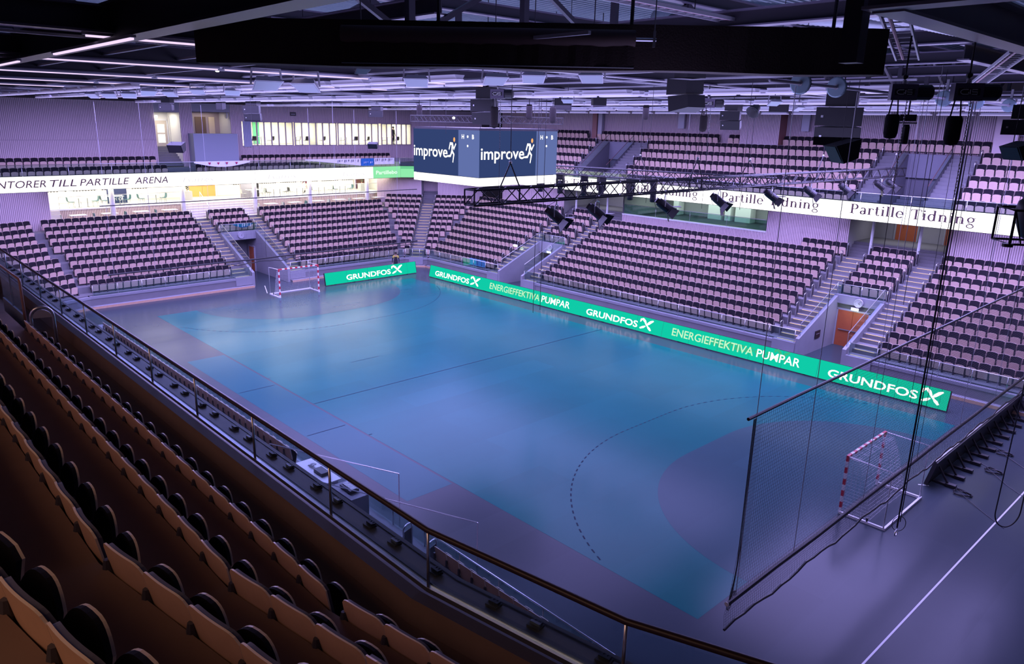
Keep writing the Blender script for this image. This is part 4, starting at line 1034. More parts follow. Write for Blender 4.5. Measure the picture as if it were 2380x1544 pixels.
for a, b_ in (((-11.3, 27.03), (-9.66, 29.66)), ((-9.64, 29.68), (-6.96, 31.36))):
    ribbon('led_ribbon_display', 'pale green ribbon piece on the %s corner facet of the far balcony' % ('left' if a[0] < -10 else 'right'), a, b_, ((b_[1]-a[1])/3, -(b_[0]-a[0])/3), 7.13, 8.18, M_RIBG if a[0] < -10 else M_RIBBON)

# ================================================================ VIDEO CUBE
X0, X1, Y0, Y1, Z0, Z1 = 17.25, 22.35, 7.65, 12.88, 9.50, 12.06
t = thing('video_cube', 'four sided video cube with white lettering hanging over the court centre', 'video screen', ((X0+X1)/2, (Y0+Y1)/2, Z0))
ctr = Vector(((X0+X1)/2, (Y0+Y1)/2, Z0))
def cubebox(x0, x1, y0, y1, z0, z1, m, nm):
    b = MB(); b.bb(x0-ctr.x, x1-ctr.x, y0-ctr.y, y1-ctr.y, z0-ctr.z, z1-ctr.z, m); b.build(nm, t)
cubebox(X0+.12, X1-.12, Y0+.12, Y1-.12, Z0+.02, Z1+.05, M_BLACK, 'cabinet')
imt, imw = text_mesh('improve', .55, M_SCRT, .012, 1.0); rnr = runner_logo(M_SCRT, M_ORANGE)
hh, hw = text_mesh('H', .20, M_SCRT, .02); bb_, bw = text_mesh('B', .20, M_SCRT, .02); sx_, sxw = text_mesh("S:20", .18, M_INKF, 0, 1.3)
FACES = [((X0, Y0), (1, 0), (0, -1), X1-X0), ((X1, Y0), (0, 1), (1, 0), Y1-Y0), ((X1, Y1), (-1, 0), (0, 1), X1-X0), ((X0, Y1), (0, -1), (-1, 0), Y1-Y0)]
for fi, (p, u, n, L) in enumerate(FACES):
    U, N = Vector((*u, 0)), Vector((*n, 0)); P0 = Vector((*p, 0))
    def rect(s0, s1, z0, z1, m, nm, dd=0.0):
        b = MB(); c = P0+U*((s0+s1)/2)+Vector((0, 0, (z0+z1)/2))-N*(.06-dd)-ctr
        b.box(c, (abs(U.x)*(s1-s0)+abs(N.x)*.1, abs(U.y)*(s1-s0)+abs(N.y)*.1, z1-z0), m); b.build(nm, t)
    s1 = L*.705
    rect(.06, s1, Z0+.40, Z1-.05, M_SCR, 'main_screen'); rect(s1, L-.06, Z0+.40, Z1-.05, M_SCR2, 'side_screen'); rect(.06, L-.06, Z0+.0, Z0+.37, M_RIBBON, 'led_strip')
    rect(.0, L, Z1-.05, Z1+.02, M_BLACK, 'top_frame')
    if fi < 2:
        q = lambda s, z: P0+U*s+N*.004+Vector((0, 0, z))
        place_flat(imt, 'lettering', t, q(.10, 10.72), U, Z, L*.53, imw); place_flat(rnr, 'runner_mark', t, q(L*.565, 10.58), U, Z, L*.125, 1.0).data = rnr
        place_flat(hh, 'lettering', t, q(L*.755, 11.62), U, Z); place_flat(bb_, 'lettering', t, q(L*.90, 11.62), U, Z)
        D = Strokes(M_SCRT); D.disc(0, 0, .06); D.disc(0, -.42, .055); place_flat(D.b.mesh('dots'), 'score_dots', t, q(L*.84, 11.72), U, Z)
        for k in range(3): place_flat(sx_, 'faint_lettering', t, q(.35+k*L*.33, Z0+.09), U, Z)
for dx in (-1.9, 1.9):
    for dy in (-2, 2):
        b = MB(); b.tube([(dx, dy, 2.6), (dx, dy, 4.6)], .012, M_BLACK, 6); b.build('suspension_cable', t)

# ================================================================ TRUSSES
def lattice_truss(name, label, cat, A, B, w_=.45, h=.45, bays=None, r=.03, bridles=(), ztop=13.6, tri=False):
    A, B = Vector(A), Vector(B); t = thing(name, label, cat, A); d = B-A; L = d.length; u = d/L; s = u.cross(Vector((0, 0, 1))).normalized(); v = s.cross(u)
    corners = [s*(w_/2), s*(-w_/2), s*(w_/2)+v*h, s*(-w_/2)+v*h]
    for c in corners:
        b = MB(); b.tube([c, c+d], r, M_BLACK, 8); b.build('chord', t, smooth=True)
    n = bays or int(L/.55); b = MB()
    for side, (c0, c1) in enumerate(((corners[0], corners[2]), (corners[1], corners[3]), (corners[0], corners[1]), (corners[2], corners[3]))):
        for i in range(n):
            p, q = (c0, c1) if i % 2 == 0 else (c1, c0)
            b.tube([p+d*(i/n), q+d*((i+1)/n)], r*.62, M_BLACK, 6, cap=False)
    for f in (0, 1):
        for c0, c1 in ((0, 1), (1, 3), (3, 2), (2, 0)): b.tube([corners[c0]+d*f, corners[c1]+d*f], r*.8, M_BLACK, 6)
    b.build('lattice', t)
    for f in bridles:
        b = MB(); c = d*f; top = c+v*(h+.75)
        for g in (-.42, .42): b.tube([c+u*g+v*h, top], .022, M_BLACK, 6); b.tube([c+u*g, c+u*g+v*h], .03, M_BLACK, 6)
        b.lathe([(.0, -.05), (.05, -.02), (.05, .04), (.02, .07)], M_STEEL, c=tuple(top), n=10)
        b.tube([top, Vector((top.x, top.y, ztop-A.z))], .012, M_BLACK, 6); b.build('bridle', t)
    return t, u
lattice_truss('lighting_truss', 'long black box truss in front of the video cube carrying theatre spotlights', 'truss', (31.75, -.9, 10.0), (32.2, 31.2, 9.88), bridles=(.05, .36, .69, .965))
lattice_truss('lighting_truss', 'black box truss crossing from the video cube and carrying moving heads', 'truss', (15.9, 17, 9.55), (31.9, 17, 9.75), bridles=(.04, .53, .92))
lattice_truss('lighting_truss', 'thin black truss just above the left face of the video cube', 'truss', (16.4, 8.3, 12.35), (23.6, 8.3, 12.35), w_=.3, h=.3, r=.02, bays=20)
lattice_truss('lighting_truss', 'thin black truss just above the right face of the video cube', 'truss', (21.8, 8.6, 12.35), (21.8, 13.6, 12.35), w_=.3, h=.3, r=.02, bays=14)

# ---- theatre spotlights with barn doors
def spot_proto():
    t = thing('theatre_spotlight', 'x', 'spotlight')
    b = MB(); R_ = Matrix.Rotation(math.radians(126), 3, 'Y')
    b.lathe([(.10, -.36), (.17, -.34), (.19, -.2), (.19, .24), (.205, .25), (.205, .30), (.17, .30)], M_BLACK, n=16, M=R_); b.box(tuple(R_ @ Vector((0, 0, -.40))), (.22, .22, .10), M_BLACK, R_); b.build('lamp_body', t, smooth=False)
    b = MB(); b.lathe([(.0, .285), (.165, .285), (.15, .295), (.0, .297)], mat('spot_lens', (.12, .10, .14), .1), n=16, M=R_); b.build('lens', t)
    for a in range(4):
        b = MB(); M = R_ @ Matrix.Rotation(a*PI/2, 3, 'Z'); P = [(.19, -.15, .30), (.19, .15, .30), (.40, .24, .56), (.40, -.24, .56)]; P = [M @ Vector(p) for p in P]
        n_ = (P[1]-P[0]).cross(P[3]-P[0]).normalized()*.008; b.add([p+n_ for p in P]+[p-n_ for p in P], [(0, 1, 2, 3), (7, 6, 5, 4), (0, 4, 5, 1), (1, 5, 6, 2), (2, 6, 7, 3), (3, 7, 4, 0)], M_BLACK); b.build('barn_door', t)
    b = MB()
    P = [(0, -.24, 0), (0, -.25, .25), (0, -.2, .40), (0, 0, .46), (0, .2, .40), (0, .25, .25), (0, .24, 0)]; b.tube(P, .018, M_STEEL, 6); b.build('yoke', t)
    b = MB(); b.tube([(0, 0, .46), (0, 0, .60)], .025, M_STEEL, 8); b.box((0, 0, .62), (.08, .08, .08), M_STEEL); b.build('hook_clamp', t)
    b = MB(); b.tube([(-.30, .1, -.2), (-.42, .12, .1), (-.3, .1, .4), (-.05, 0, .55)], .01, M_BLACK, 5); b.build('power_lead', t)
    return t
sp = spot_proto()
YS = [2.75, 4.77, 8.66, 12.37, 16.62, 20.31, 24.06, 28.36, 30.0]
for i, y in enumerate(YS):
    x = 31.8+.45*(y+.9)/32; o = sp if i == 0 else dup(sp, (0, 0, 0), 0)
    o.location = (x, y, 9.44); o.rotation_euler = (0, 0, math.radians(35+random.uniform(-22, 22))); o.scale = (.88,)*3
    o['label'] = 'black theatre spotlight with barn doors, %s from the near left end of the long truss' % ordn(i); o['group'] = 'spotlights under the long truss'
def mh_proto():
    t = thing('moving_head_light', 'x', 'spotlight')
    b = MB(); b.bb(-.2, .2, -.17, .17, -.12, .12, M_BLACK); b.bb(-.15, .15, -.12, .12, .12, .2, M_BLACK); b.build('base', t)
    b = MB()
    for s in (-1, 1): b.prism([(-.13, -.12), (.13, -.12), (.10, -.62), (-.10, -.62)], s*.2-.03, s*.2+.03, M_BLACK, F=lambda a, z, d: (d, a, z))
    b.bb(-.22, .22, -.13, .13, -.2, -.12, M_BLACK); b.build('yoke', t)
    b = MB(); b.lathe([(.10, -.98), (.15, -.97), (.16, -.80), (.145, -.45), (.17, -.35), (.11, -.24)], M_BLACKM, n=14); b.build('head', t, smooth=True)
    b = MB(); b.lathe([(.0, -.985), (.11, -.985), (.0, -.98)], mat('head_lens', (.25, .22, .32), .08), n=14); b.build('lens', t)
    return t
mh = mh_proto()
for i, x in enumerate((17.21, 18.79, 20.61, 21.86, 23.87, 25.35)):
    o = mh if i == 0 else dup(mh, (0, 0, 0), 0); o.location = (x, 17, 9.42+.012*(x-16)); o.rotation_euler = (0, 0, .4*i)
    o['label'] = 'black moving head light, %s from the video cube end of the crossing truss' % ordn(i); o['group'] = 'moving head lights under the crossing truss'

# ================================================================ SPEAKERS
def cabinet(b, w_, h, dp, m=M_BLACKM, c=(0, 0, 0), tilt=0, back=.62):
    R_ = Matrix.Rotation(tilt, 3, 'X')
    F = lambda a, z, d: tuple(Vector(c)+R_ @ Vector((a, d, z)))
    fr = [(-w_/2, -h/2), (w_/2, -h/2), (w_/2, h/2), (-w_/2, h/2)]
    v0 = [F(a, z, -dp/2) for a, z in fr]; v1 = [F(a*back, z*.8, dp/2) for a, z in fr]
    b.add(v0+v1, [(0, 1, 2, 3), (7, 6, 5, 4), (0, 4, 5, 1), (1, 5, 6, 2), (2, 6, 7, 3), (3, 7, 4, 0)], m)
def array(name, label, loc, rz, sc_=1.0, n=2, top=True, w_=1.0, h=.42, dp=.55, badge=True):
    t = thing(name, label, 'loudspeaker', loc, rz, 'hanging loudspeakers')
    z = 0; y = 0; tl = 0
    if top:
        b = MB(); b.bb(-.33*w_, .33*w_, -.22, .28, .02, .40, M_BLACKM); b.build('bass_cabinet', t)
        b = MB(); b.bb(-.05, .05, -.03, .03, .40, .52, M_BLACK); b.tube([(0, 0, .5), (0, 0, (17.06-loc[2])/sc_)], .015, M_BLACK, 5); b.build('hanging_bracket', t)
    for i in range(n):
        tl = -.16*i; z -= h*.5 if i == 0 else h*.96; y = -.02+.10*i*i
        b = MB(); cabinet(b, w_, h-.01, dp, c=(0, y, z), tilt=-tl); o = b.build('cabinet', t)
        if badge:
            b = MB(); R_ = Matrix.Rotation(-tl, 3, 'X'); p = Vector((0, y, z))+R_ @ Vector((-w_*.36, -dp/2-.004, 0)); b.box(tuple(p), (.05, .006, .05), M_STEEL, R_); b.build('badge', o)
    t.scale = (sc_,)*3
    return t
def face(loc, ang):  # rotation so the front (-Y) points along azimuth 'ang' in the plan
    return ang+PI/2
array('line_array_speaker', 'large black loudspeaker pair hanging left of centre in front of the video cube', (28.3, 2.8, 13.15), face(0, -PI*.42), 1.0, 2)
array('line_array_speaker', 'largest black curved loudspeaker pair hanging under the right end of the drape', (40.9, 2.39, 12.86), face(0, -PI*.40), .98, 2)
array('line_array_speaker', 'black loudspeaker seen side-on just under the long drape', (36.6, 2.65, 13.6), face(0, PI*.93), 1.0, 2)
array('line_array_speaker', 'small black loudspeaker pair before the lit stair opening', (-2.7, 2.84, 13.1), face(0, -PI*.30), .95, 1)
array('line_array_speaker', 'small black loudspeaker pair left of the lit upper windows', (4.98, 5.04, 13.05), face(0, -PI*.30), 1.05, 2)
array('line_array_speaker', 'small black loudspeaker pair between the lit windows and the video cube', (6.5, 12.7, 12.95), face(0, -PI*.30), .95, 1)
array('line_array_speaker', 'black loudspeaker pair with two round badges above the upper far seats', (32.04, 12.7, 13.0), face(0, -PI*.48), .85, 2)
array('line_array_speaker', 'black loudspeaker cut by the right edge above the far wall', (44.95, .55, 12.6), face(0, -PI*.5), .62, 1)
def wedge(label, loc, rz, s=1):
    t = thing('wedge_speaker', label, 'loudspeaker', loc, rz, 'hanging loudspeakers')
    b = MB(); b.prism([(-.30, .12), (.28, .30), (.28, -.16), (-.06, -.30)], -.42, .42, M_BLACKM, F=lambda a, z, d: (d, a, z)); b.build('cabinet', t)
    b = MB(); b.quad((-.36, -.31, .10), (.36, -.31, .10), (.36, -.085, -.28), (-.36, -.085, -.28), M_BLACK); b.build('grille', t)
    for s_ in (-.3, .3):
        b = MB(); b.tube([(s_, .1, .2), (s_, .1, 1.7)], .008, M_BLACK, 5); b.build('hanging_wire', t)
    t.scale = (s,)*3; return t
wedge('black wedge loudspeaker hanging on wires before the lit stair opening', (6.6, -.19, 10.75), face(0, -PI*.25), .95)
wedge('black wedge loudspeaker hanging just left of the video cube', (13.7, 7.6, 11.06), face(0, -PI*.25), .6)
wedge('big black wedge loudspeaker below the largest curved loudspeaker', (41.5, 1.3, 11.93), face(0, PI*1.25), .85)
wedge('black wedge loudspeaker cut by the right picture edge', (45.2, -.75, 12.1), face(0, PI*1.3), .5)
def dark_box(label, loc, rz, w_, h, dp, s2=.8):
    t = thing('hanging_loudspeaker', label, 'loudspeaker', loc, rz, 'hanging loudspeakers'); b = MB(); cabinet(b, w_, h, dp, back=s2); b.build('cabinet', t)
    b = MB(); b.bb(-w_*.42, w_*.42, -dp/2-.006, -dp/2, -h*.42, h*.42, M_BLACK); b.build('grille', t)
    b = MB(); b.tube([(0, 0, h/2), (0, 0, 17.06-loc[2])], .02, M_BLACK, 6); b.build('bracket', t); return t
dark_box('squat black loudspeaker right of the thin cube truss', (24.46, 10.89, 13.25), face(0, -PI*.3), .8, .55, .6)
dark_box('tilted black loudspeaker under the ceiling lights above the far left stairs', (26.2, 11.3, 13.4), face(0, -PI*.7), .45, .6, .6)
dark_box('dark loudspeaker at the ceiling right of the round lamp', (33.2, 14.2, 13.3), face(0, -PI*.35), .75, .6, .6)
dark_box('small dark loudspeaker under the ceiling between the left array and the windows', (2.2, 4.3, 13.1), face(0, -PI*.3), .4, .6, .5)
def round_lamp(label, loc):
    t = thing('round_floodlight', label, 'floodlight', loc); R_ = Matrix.Rotation(2.2, 3, 'X')
    b = MB(); b.lathe([(.08, -.3), (.16, -.26), (.27, .1), (.29, .16), (.26, .16), (.1, -.05)], M_BLACK, n=16, M=R_); b.build('reflector', t, smooth=True)
    b = MB(); b.tube([(0, 0, .05), (0, 0, 17.06-loc[2])], .02, M_BLACK, 6); b.build('bracket', t)
round_lamp('black bell shaped floodlight left of the grey floodlight over the far stand', (31.5, 15.3, 13.1))
# ---- chain hoists with black chain bags
def hoist(label, loc, rz, s, bag, zt=.9, letters=True):
    t = thing('chain_hoist', label, 'hoist', loc, rz, 'chain hoists')
    b = MB(); b.bb(-.20, .20, -.13, .13, -.13, .13, mat('hoist_body', (.12, .10, .15), .4)); b.build('housing', t)
    b = MB(); b.bb(-.15, .15, -.138, -.13, -.05, .05, M_BLACK); o = b.build('name_plate', t)
    if letters:
        S = Strokes(M_TAPE); S.arc(-.07, 0, .05, .035, 90, 270, .012, 10); S.line([(-.07, .035), (-.015, .035)], .012); S.line([(-.07, -.035), (-.01, -.035), (-.01, 0)], .012)
        S.line([(.012, -.035), (.012, .035)], .014); S.line([(.11, .035), (.04, .035), (.04, .0), (.11, .0), (.11, -.035), (.035, -.035)], .012)
        m = S.b.mesh('letters'); q = bpy.data.objects.new('lettering', m); COL.objects.link(q); q.parent = o; q.matrix_basis = Matrix(((1, 0, 0, 0), (0, 0, -1, -.142), (0, 1, 0, 0), (0, 0, 0, 1)))
    b = MB(); b.lathe([(.0, 0), (.115, .0), (.125, .03), (.125, .22), (.09, .26), (0, .26)], M_BLACK, n=14, M=Matrix.Rotation(PI/2, 3, 'Y'), c=(.20, 0, .0)); b.build('motor', t)
    b = MB(); b.tube([(0, 0, .13), (0, 0, .2)], .03, M_STEEL, 8); b.lathe([(.0, 0), (.05, .03), (.05, .07), (0, .1)], M_BLACK, c=(0, 0, .2), n=8); b.tube([(0, 0, .28), (0, 0, zt)], .015, M_BLACK, 6); b.build('suspension_hook', t)
    b = MB(); b.lathe([(.0, -bag-.35), (.09, -bag-.33), (.115, -bag-.25), (.12, -.42), (.10, -.36), (.0, -.36)], mat('black_chain_bag', (.02, .014, .016), .9, bump=.6, bscale=18), c=(-.1, 0, 0), n=14)
    for s_ in (-.07, .07): b.tube([(-.1+s_, 0, -.36), (-.1+s_*.6, 0, -.12)], .012, M_BLACK, 5)
    b.build('chain_bag', t, smooth=True)
    b = MB(); z = -.13
    for i in range(30): b.lathe([(.0, 0), (.012, .012), (.012, .03), (0, .042)], M_STEEL, c=(.08+.004*(i % 2), .004*((i+1) % 2), z-.05*i), n=5)
    b.tube([(.08, 0, -.13), (.08, 0, -3.2)], .006, M_BLACK, 5); b.build('chain', t)
    t.scale = (s,)*3
hoist('chain hoist with a long black bag, left of two at the upper right', (43.78, -1.99, 12.97), .55, .95, .42)
hoist('chain hoist with a long black bag, rightmost of two at the upper right', (44.82, -2.4, 12.94), .55, .95, .46)
hoist('small chain hoist with a slim black bag right of the side-on loudspeaker', (34.75, 6.6, 13.1), .5, 1.05, .5)
hoist('chain hoist with a dark bag beside the large loudspeaker left of centre', (29.3, 2.4, 13.3), .6, 1.15, .62)
for lab, p in (('black chain bag hanging above the right face of the video cube', (24.95, 9.68, 12.75)), ('black chain bag hanging beside the thin truss over the cube corner', (22.0, 11.13, 12.9)), ('black chain bag over the left far stairs', (25.8, 15.3, 13.0)), ('black chain bag above the left end of the thin cube truss', (15.05, 9.72, 12.85))):
    t = thing('chain_bag', lab, 'chain bag', p, 0, 'chain bags under the roof')
    b = MB(); b.lathe([(.0, -.36), (.11, -.34), (.15, -.25), (.15, .28), (.12, .34), (0, .34)], mat('black_chain_bag', (.02, .014, .016), .9), n=12); b.build('bag', t, smooth=True)
    b = MB(); b.tube([(0, 0, .3), (0, 0, 17.06-p[2])], .018, M_BLACK, 6); b.build('strap', t)
t = thing('beam_clamp', 'small black camera bracket between the two long chain bags', 'bracket', (43.14, .18, 12.55), .4)
b = MB(); b.bb(-.14, .14, -.08, .08, 0, .12, M_BLACK); b.build('housing', t); b = MB(); b.lathe([(.05, -.42), (.07, -.4), (.07, -.1), (.05, -.06)], M_BLACK, n=10); b.build('lens_tube', t); b = MB(); b.bb(-.16, .16, -.1, .1, -.05, -.02, M_STEEL); b.build('plate', t); b = MB(); b.tube([(0, 0, .12), (0, 0, .6)], .015, M_BLACK, 6); b.build('stem', t)
# caged followspot at the right edge
t = thing('caged_projector', 'big hooded projector in a tubular cage at the right picture edge', 'projector', (46.32, -4.5, 11.3), .62)
b = MB()
for z in (-.21, .19):
    b.tube([(-.20, -.2, z), (.42, -.2, z), (.42, .3, z), (-.20, .3, z)], .014, M_BLACK, 8, closed=True)
for x, y in ((-.20, -.2), (.42, -.2), (.42, .3), (-.20, .3)): b.tube([(x, y, -.21), (x, y, .19)], .014, M_BLACK, 8)
b.tube([(-.2, -.2, .19), (-.08, -.2, -.21)], .009, M_BLACK, 6); b.build('cage', t, smooth=True)
b = MB(); b.lathe([(.10, -.2), (.17, -.16), (.23, .0), (.26, .16), (.24, .26), (.15, .34), (0, .37)], M_BLACK, c=(.17, .05, .02), n=18); b.build('hood', t, smooth=True)
b = MB(); b.lathe([(.0, 0), (.07, .01), (.085, .04), (.05, .07), (0, .075)], mat('red_lens', (.5, .01, .03), .08, emit=(.35, .0, .02), es=.5), c=(.12, -.17, -.05), n=14, M=Matrix.Rotation(PI/2, 3, 'X')); b.build('lens', t)
b = MB(); b.lathe([(.05, 0), (.06, .0), (.06, .04)], M_BLACK, c=(-.22, -.2, -.24), n=10); b.tube([(.42, 0, .19), (.42, 0, 2.2)], .02, M_BLACK, 6); b.build('stand_pole', t)

# ================================================================ GOALS
def goal(label, gx, sg):
    t = thing('handball_goal', label, 'goal', (gx, 10, 0), 0 if sg > 0 else PI)   # local +X is behind the goal
    def stripes(p0, p1, nm, first=0):
        p0, p1 = Vector(p0), Vector(p1); L = (p1-p0).length; n = max(1, round(L/.2)); u = (p1-p0)/n; b = MB()
        for i in range(n): b.bar(p0+u*i, p0+u*(i+1), .08, .08, M_GOALR if (i+first) % 2 == 0 else M_GOALW, up=(1, 0, 0) if abs(u.z) > .01 else (0, 0, 1))
        b.build(nm, t)
    stripes((0, -1.54, 2.08), (0, -1.54, 0), 'goal_post'); stripes((0, 1.54, 2.08), (0, 1.54, 0), 'goal_post'); stripes((0, -1.5, 2.04), (0, 1.5, 2.04), 'crossbar')
    b = MB(); m = M_GOALW
    for s in (-1.6, 1.6): b.bar((0, s, .04), (1.45, s, .04), .07, .08, m)
    b.bar((1.45, -1.63, .04), (1.45, 1.63, .04), .07, .08, m); b.build('base_frame', t)
    for s in (-1.6, 1.6):
        b = MB(); b.tube([(1.42, s, .05), (1.42, s, 2.0), (0, s*.97, 2.05)], .022, m, 8); b.build('rear_stanchion', t, smooth=True)
    b = MB()
    def P(a, h, y): # net sheet: hangs from crossbar back and down
        return (a, y, h)
    prof = [(.0, 2.0), (.35, 1.95), (.55, 1.5), (.75, .8), (.95, .12)]
    def pr_(f):
        k = f*(len(prof)-1); i = min(int(k), len(prof)-2); g = k-i; return prof[i][0]+(prof[i+1][0]-prof[i][0])*g, prof[i][1]+(prof[i+1][1]-prof[i][1])*g
    for i in range(31):
        y = -1.48+2.96*i/30; b.tube([(x, y, z+.03*math.sin(i*1.3)) for x, z in prof], .0032, M_NET, 4, cap=False)
    for j in range(25):
        x, z = pr_(j/24); b.tube([(x, -1.48, z), (x+.03*math.sin(j), 0, z), (x, 1.48, z)], .0032, M_NET, 4, cap=False)
        for s in (-1.5, 1.5): b.tube([(0.03, s, z), (x, s, z)], .0032, M_NET, 4, cap=False)
    for s in (-1.5, 1.5):
        for k in range(5): x = .15*k+.05; b.tube([(x, s, .1), (x, s, 1.98 if x < .35 else 1.95-(x-.35)*2.4)], .0032, M_NET, 4, cap=False)
    b.build('goal_net', t)
    b = MB()
    for s in (-1.6, 1.6):
        for x in (.9,): b.lathe([(.03, 0), (.03, .1), (.05, .1), (.05, .13)], M_BLACK, c=(x, s, .08), n=8)
    b.build('base_knob', t)
goal('white handball goal with red striped posts in front of the left stand', 0, -1)
goal('white handball goal with red striped posts behind the hanging black net', 40, 1)

# ================================================================ CATCH NETS
def catch_net(label, x, z0, z1, y0, y1, step, r, skirt, sag):
    t = thing('catch_net', label, 'net', (x, y0, z0)); L = y1-y0; H = z1-z0
    b = MB(); b.tube([(0, L*i/12, sag*math.sin(i*2.2)*.5) for i in range(13)], .055, M_BLACK, 10); b.lathe([(.0, 0), (.05, 0), (.05, -.02), (0, -.02)], M_WHITE, c=(0, -.02, 0), n=12, M=Matrix.Rotation(PI/2, 3, 'X')); b.build('bottom_tube', t)
    b = MB(); b.tube([(0, L*i/12, H+sag*math.sin(i*1.9)*.3) for i in range(13)], .035, M_BLACK, 8); b.build('top_tube', t)
    b = MB(); n = int(L/step); k = int(H/step)
    for i in range(n+1):
        y = L*i/n; q = .22*max(0, 1-y/.6)*1.0
        b.tube([(0, y+q*.2, 0), (.0, y+q, H*.3), (.0, y+q, H)], r, M_NETB, 3, cap=False)
    for j in range(1, k+1): b.tube([(0, .22*min(1, j/k*3), H*j/k), (0, L, H*j/k)], r, M_NETB, 3, cap=False)
    if skirt:
        for i in range(0, n+1, 1): y = L*i/n; b.tube([(0, y, 0), (-.04, y, -skirt*.5), (0, y, -skirt)], r, M_NETB, 3, cap=False)
        for j in range(1, 9): b.tube([(-.03, L*i/40, -skirt*j/9+.03*math.sin(i*.9+j*.3)*j/9) for i in range(41)], r*1.1, M_NETB, 3, cap=False)
    b.build('netting', t)['kind'] = 'stuff'
    if skirt:
        b = MB(); b.tube([(0, L*i/60, -skirt+.05*math.sin(i*.8)+.03*math.sin(i*2.3)) for i in range(61)], .03, M_BLACK, 8); b.build('weighted_hem', t)
    for f in (.015, .12, .28, .44, .60, .76, .92):
        b = MB(); b.tube([(-.02, L*f, 0), (-.02, L*f, 13.1-z0)], .008, M_GALV if f not in (.44,) else M_BLACK, 5); b.build('hoist_line', t)
    if step < .2:
        b = MB()
        for s in range(3): b.tube([(-.03, .12+.05*s, .0), (-.06, .35+.05*s, .6+.4*s), (-.03, .3+.04*s, 2.2), (-.02, .28+.04*s, 4.1)], .009, M_BLACK, 5)
        Q = [(-.05+.05*math.sin(a*.9), .25+.16*math.cos(a), -.05+.25*math.sin(a)) for a in [i*.4 for i in range(34)]]; b.tube(Q, .008, M_BLACK, 5); b.build('loose_rope', t)
    return t
catch_net('black catch net hanging between two tubes behind the near goal', 42.0, 2.68, 6.86, -2.4, 22.4, .085, .0027, .64, .03)
catch_net('raised black catch net on two long tubes in front of the left stand', -2.0, 2.60, 6.92, -2.05, 22.05, .35, .002, .25, .03)
t = thing('pulley_line', 'long steel hoist line with big pulley wheels at the upper right', 'pulley', (42, -3, 13.15))
b = MB(); b.tube([(0, 0, 0), (0, 22, 0)], .03, M_GALV, 8); b.build('shaft', t, smooth=True)
for y in (1.1, 2.56, 8.5, 11.0, 14.0, 17.5, 21):
    b = MB(); R_ = Matrix.Rotation(PI/2, 3, 'X')
    b.lathe([(.03, -.03), (.17, -.03), (.19, -.02), (.16, 0), (.19, .02), (.17, .03), (.03, .03)], mat('pulley_teal', (.28, .40, .46), .35, metal=.3), c=(0, y, 0), n=20, M=R_); o = b.build('pulley_wheel', t)
    b = MB(); b.lathe([(.0, -.035), (.05, -.035), (.05, .035), (0, .035)], M_STEEL, c=(0, y, 0), n=12, M=R_); b.build('hub', o)
    b = MB(); b.bb(-.03, .03, y-.02+.12, y+.02+.12, 0, .45, M_GALV); b.build('hanger', t)
# loose hanging cables
for lab, pts, r in (('thin black cable hanging in front of the middle of the long perimeter board', [(22.6, 11.2, 13.5), (22.62, 11.2, 3.0)], .014), ('second thin black cable hanging beside the one before the long perimeter board', [(22.4, 11.9, 13.5), (22.43, 11.9, 3.0)], .014)):
    b = MB(); b.tube(pts, r, M_BLACK, 6); tag(b.build('hanging_cable'), lab, 'cable')
b = MB(); q0 = Vector((44.6, 8.6, 0)); P = []
for i in range(25): a = PI*i/24; P.append((44.55+.34*math.cos(a)*.7, 8.4+.36*math.cos(a)*.8, 2.0-.5*math.sin(a)))
P = [(44.80, 8.68, 6), (44.79, 8.68, 3)]+P+[(44.33, 8.1, 4), (44.4, 8.05, 13.4)]
b.tube(P, .018, M_BLACK, 6); tag(b.build('hanging_cable'), 'thick black cable loop hanging over the floor at the right edge', 'cable')
t = thing('hook_chain', 'black rigging chain with coiled rope and hook hanging behind the near goal', 'chain', (42.85, 4.8, 2.0))
b = MB(); b.tube([(0, 0, .1), (0, 0, 11.4)], .022, M_BLACK, 6); b.tube([(.05, 0, .3), (.06, .02, 11.4)], .012, M_BLACK, 6); b.build('chain', t)
b = MB(); b.tube([(.13*math.cos(a), .1+.12*math.cos(a), .18+.22*math.sin(a)) for a in [i*.35 for i in range(40)]], .009, M_BLACK, 5); b.build('rope_coil', t)
b = MB(); b.tube([(0, .09*math.cos(a), -.05+.08*math.sin(a)) for a in [PI*.5+i*.45 for i in range(11)]], .02, M_STEEL, 7); b.build('hook', t)
for i, (x, y) in enumerate(((43.3, 1.1), (43.0, 2.3), (41.2, 9.6), (40.6, 8.1), (40.3, 9.2), (38, 3.5), (44.2, 3.1), (44.0, 5.4), (33.6, 5.2), (30.5, 12.0), (24.5, 4.0), (9.5, 2.8), (14.6, 4.7), (43.9, 7.4))):
    b = MB(); b.tube([(x, y, (8.9, 10.6, 4, 5, 9.5, 10.2, 9, 8.8, 9.9, 10.3, 11.9, 9.1, 8.3, 7.5)[i]), (x, y, 13.6)], .007, M_BLACK if i % 3 else M_GALV, 5)
    tag(b.build('hanging_wire'), 'thin wire hanging from the roof, %s of the loose wires' % ordn(i), 'wire', 'thin wires hanging from the roof')

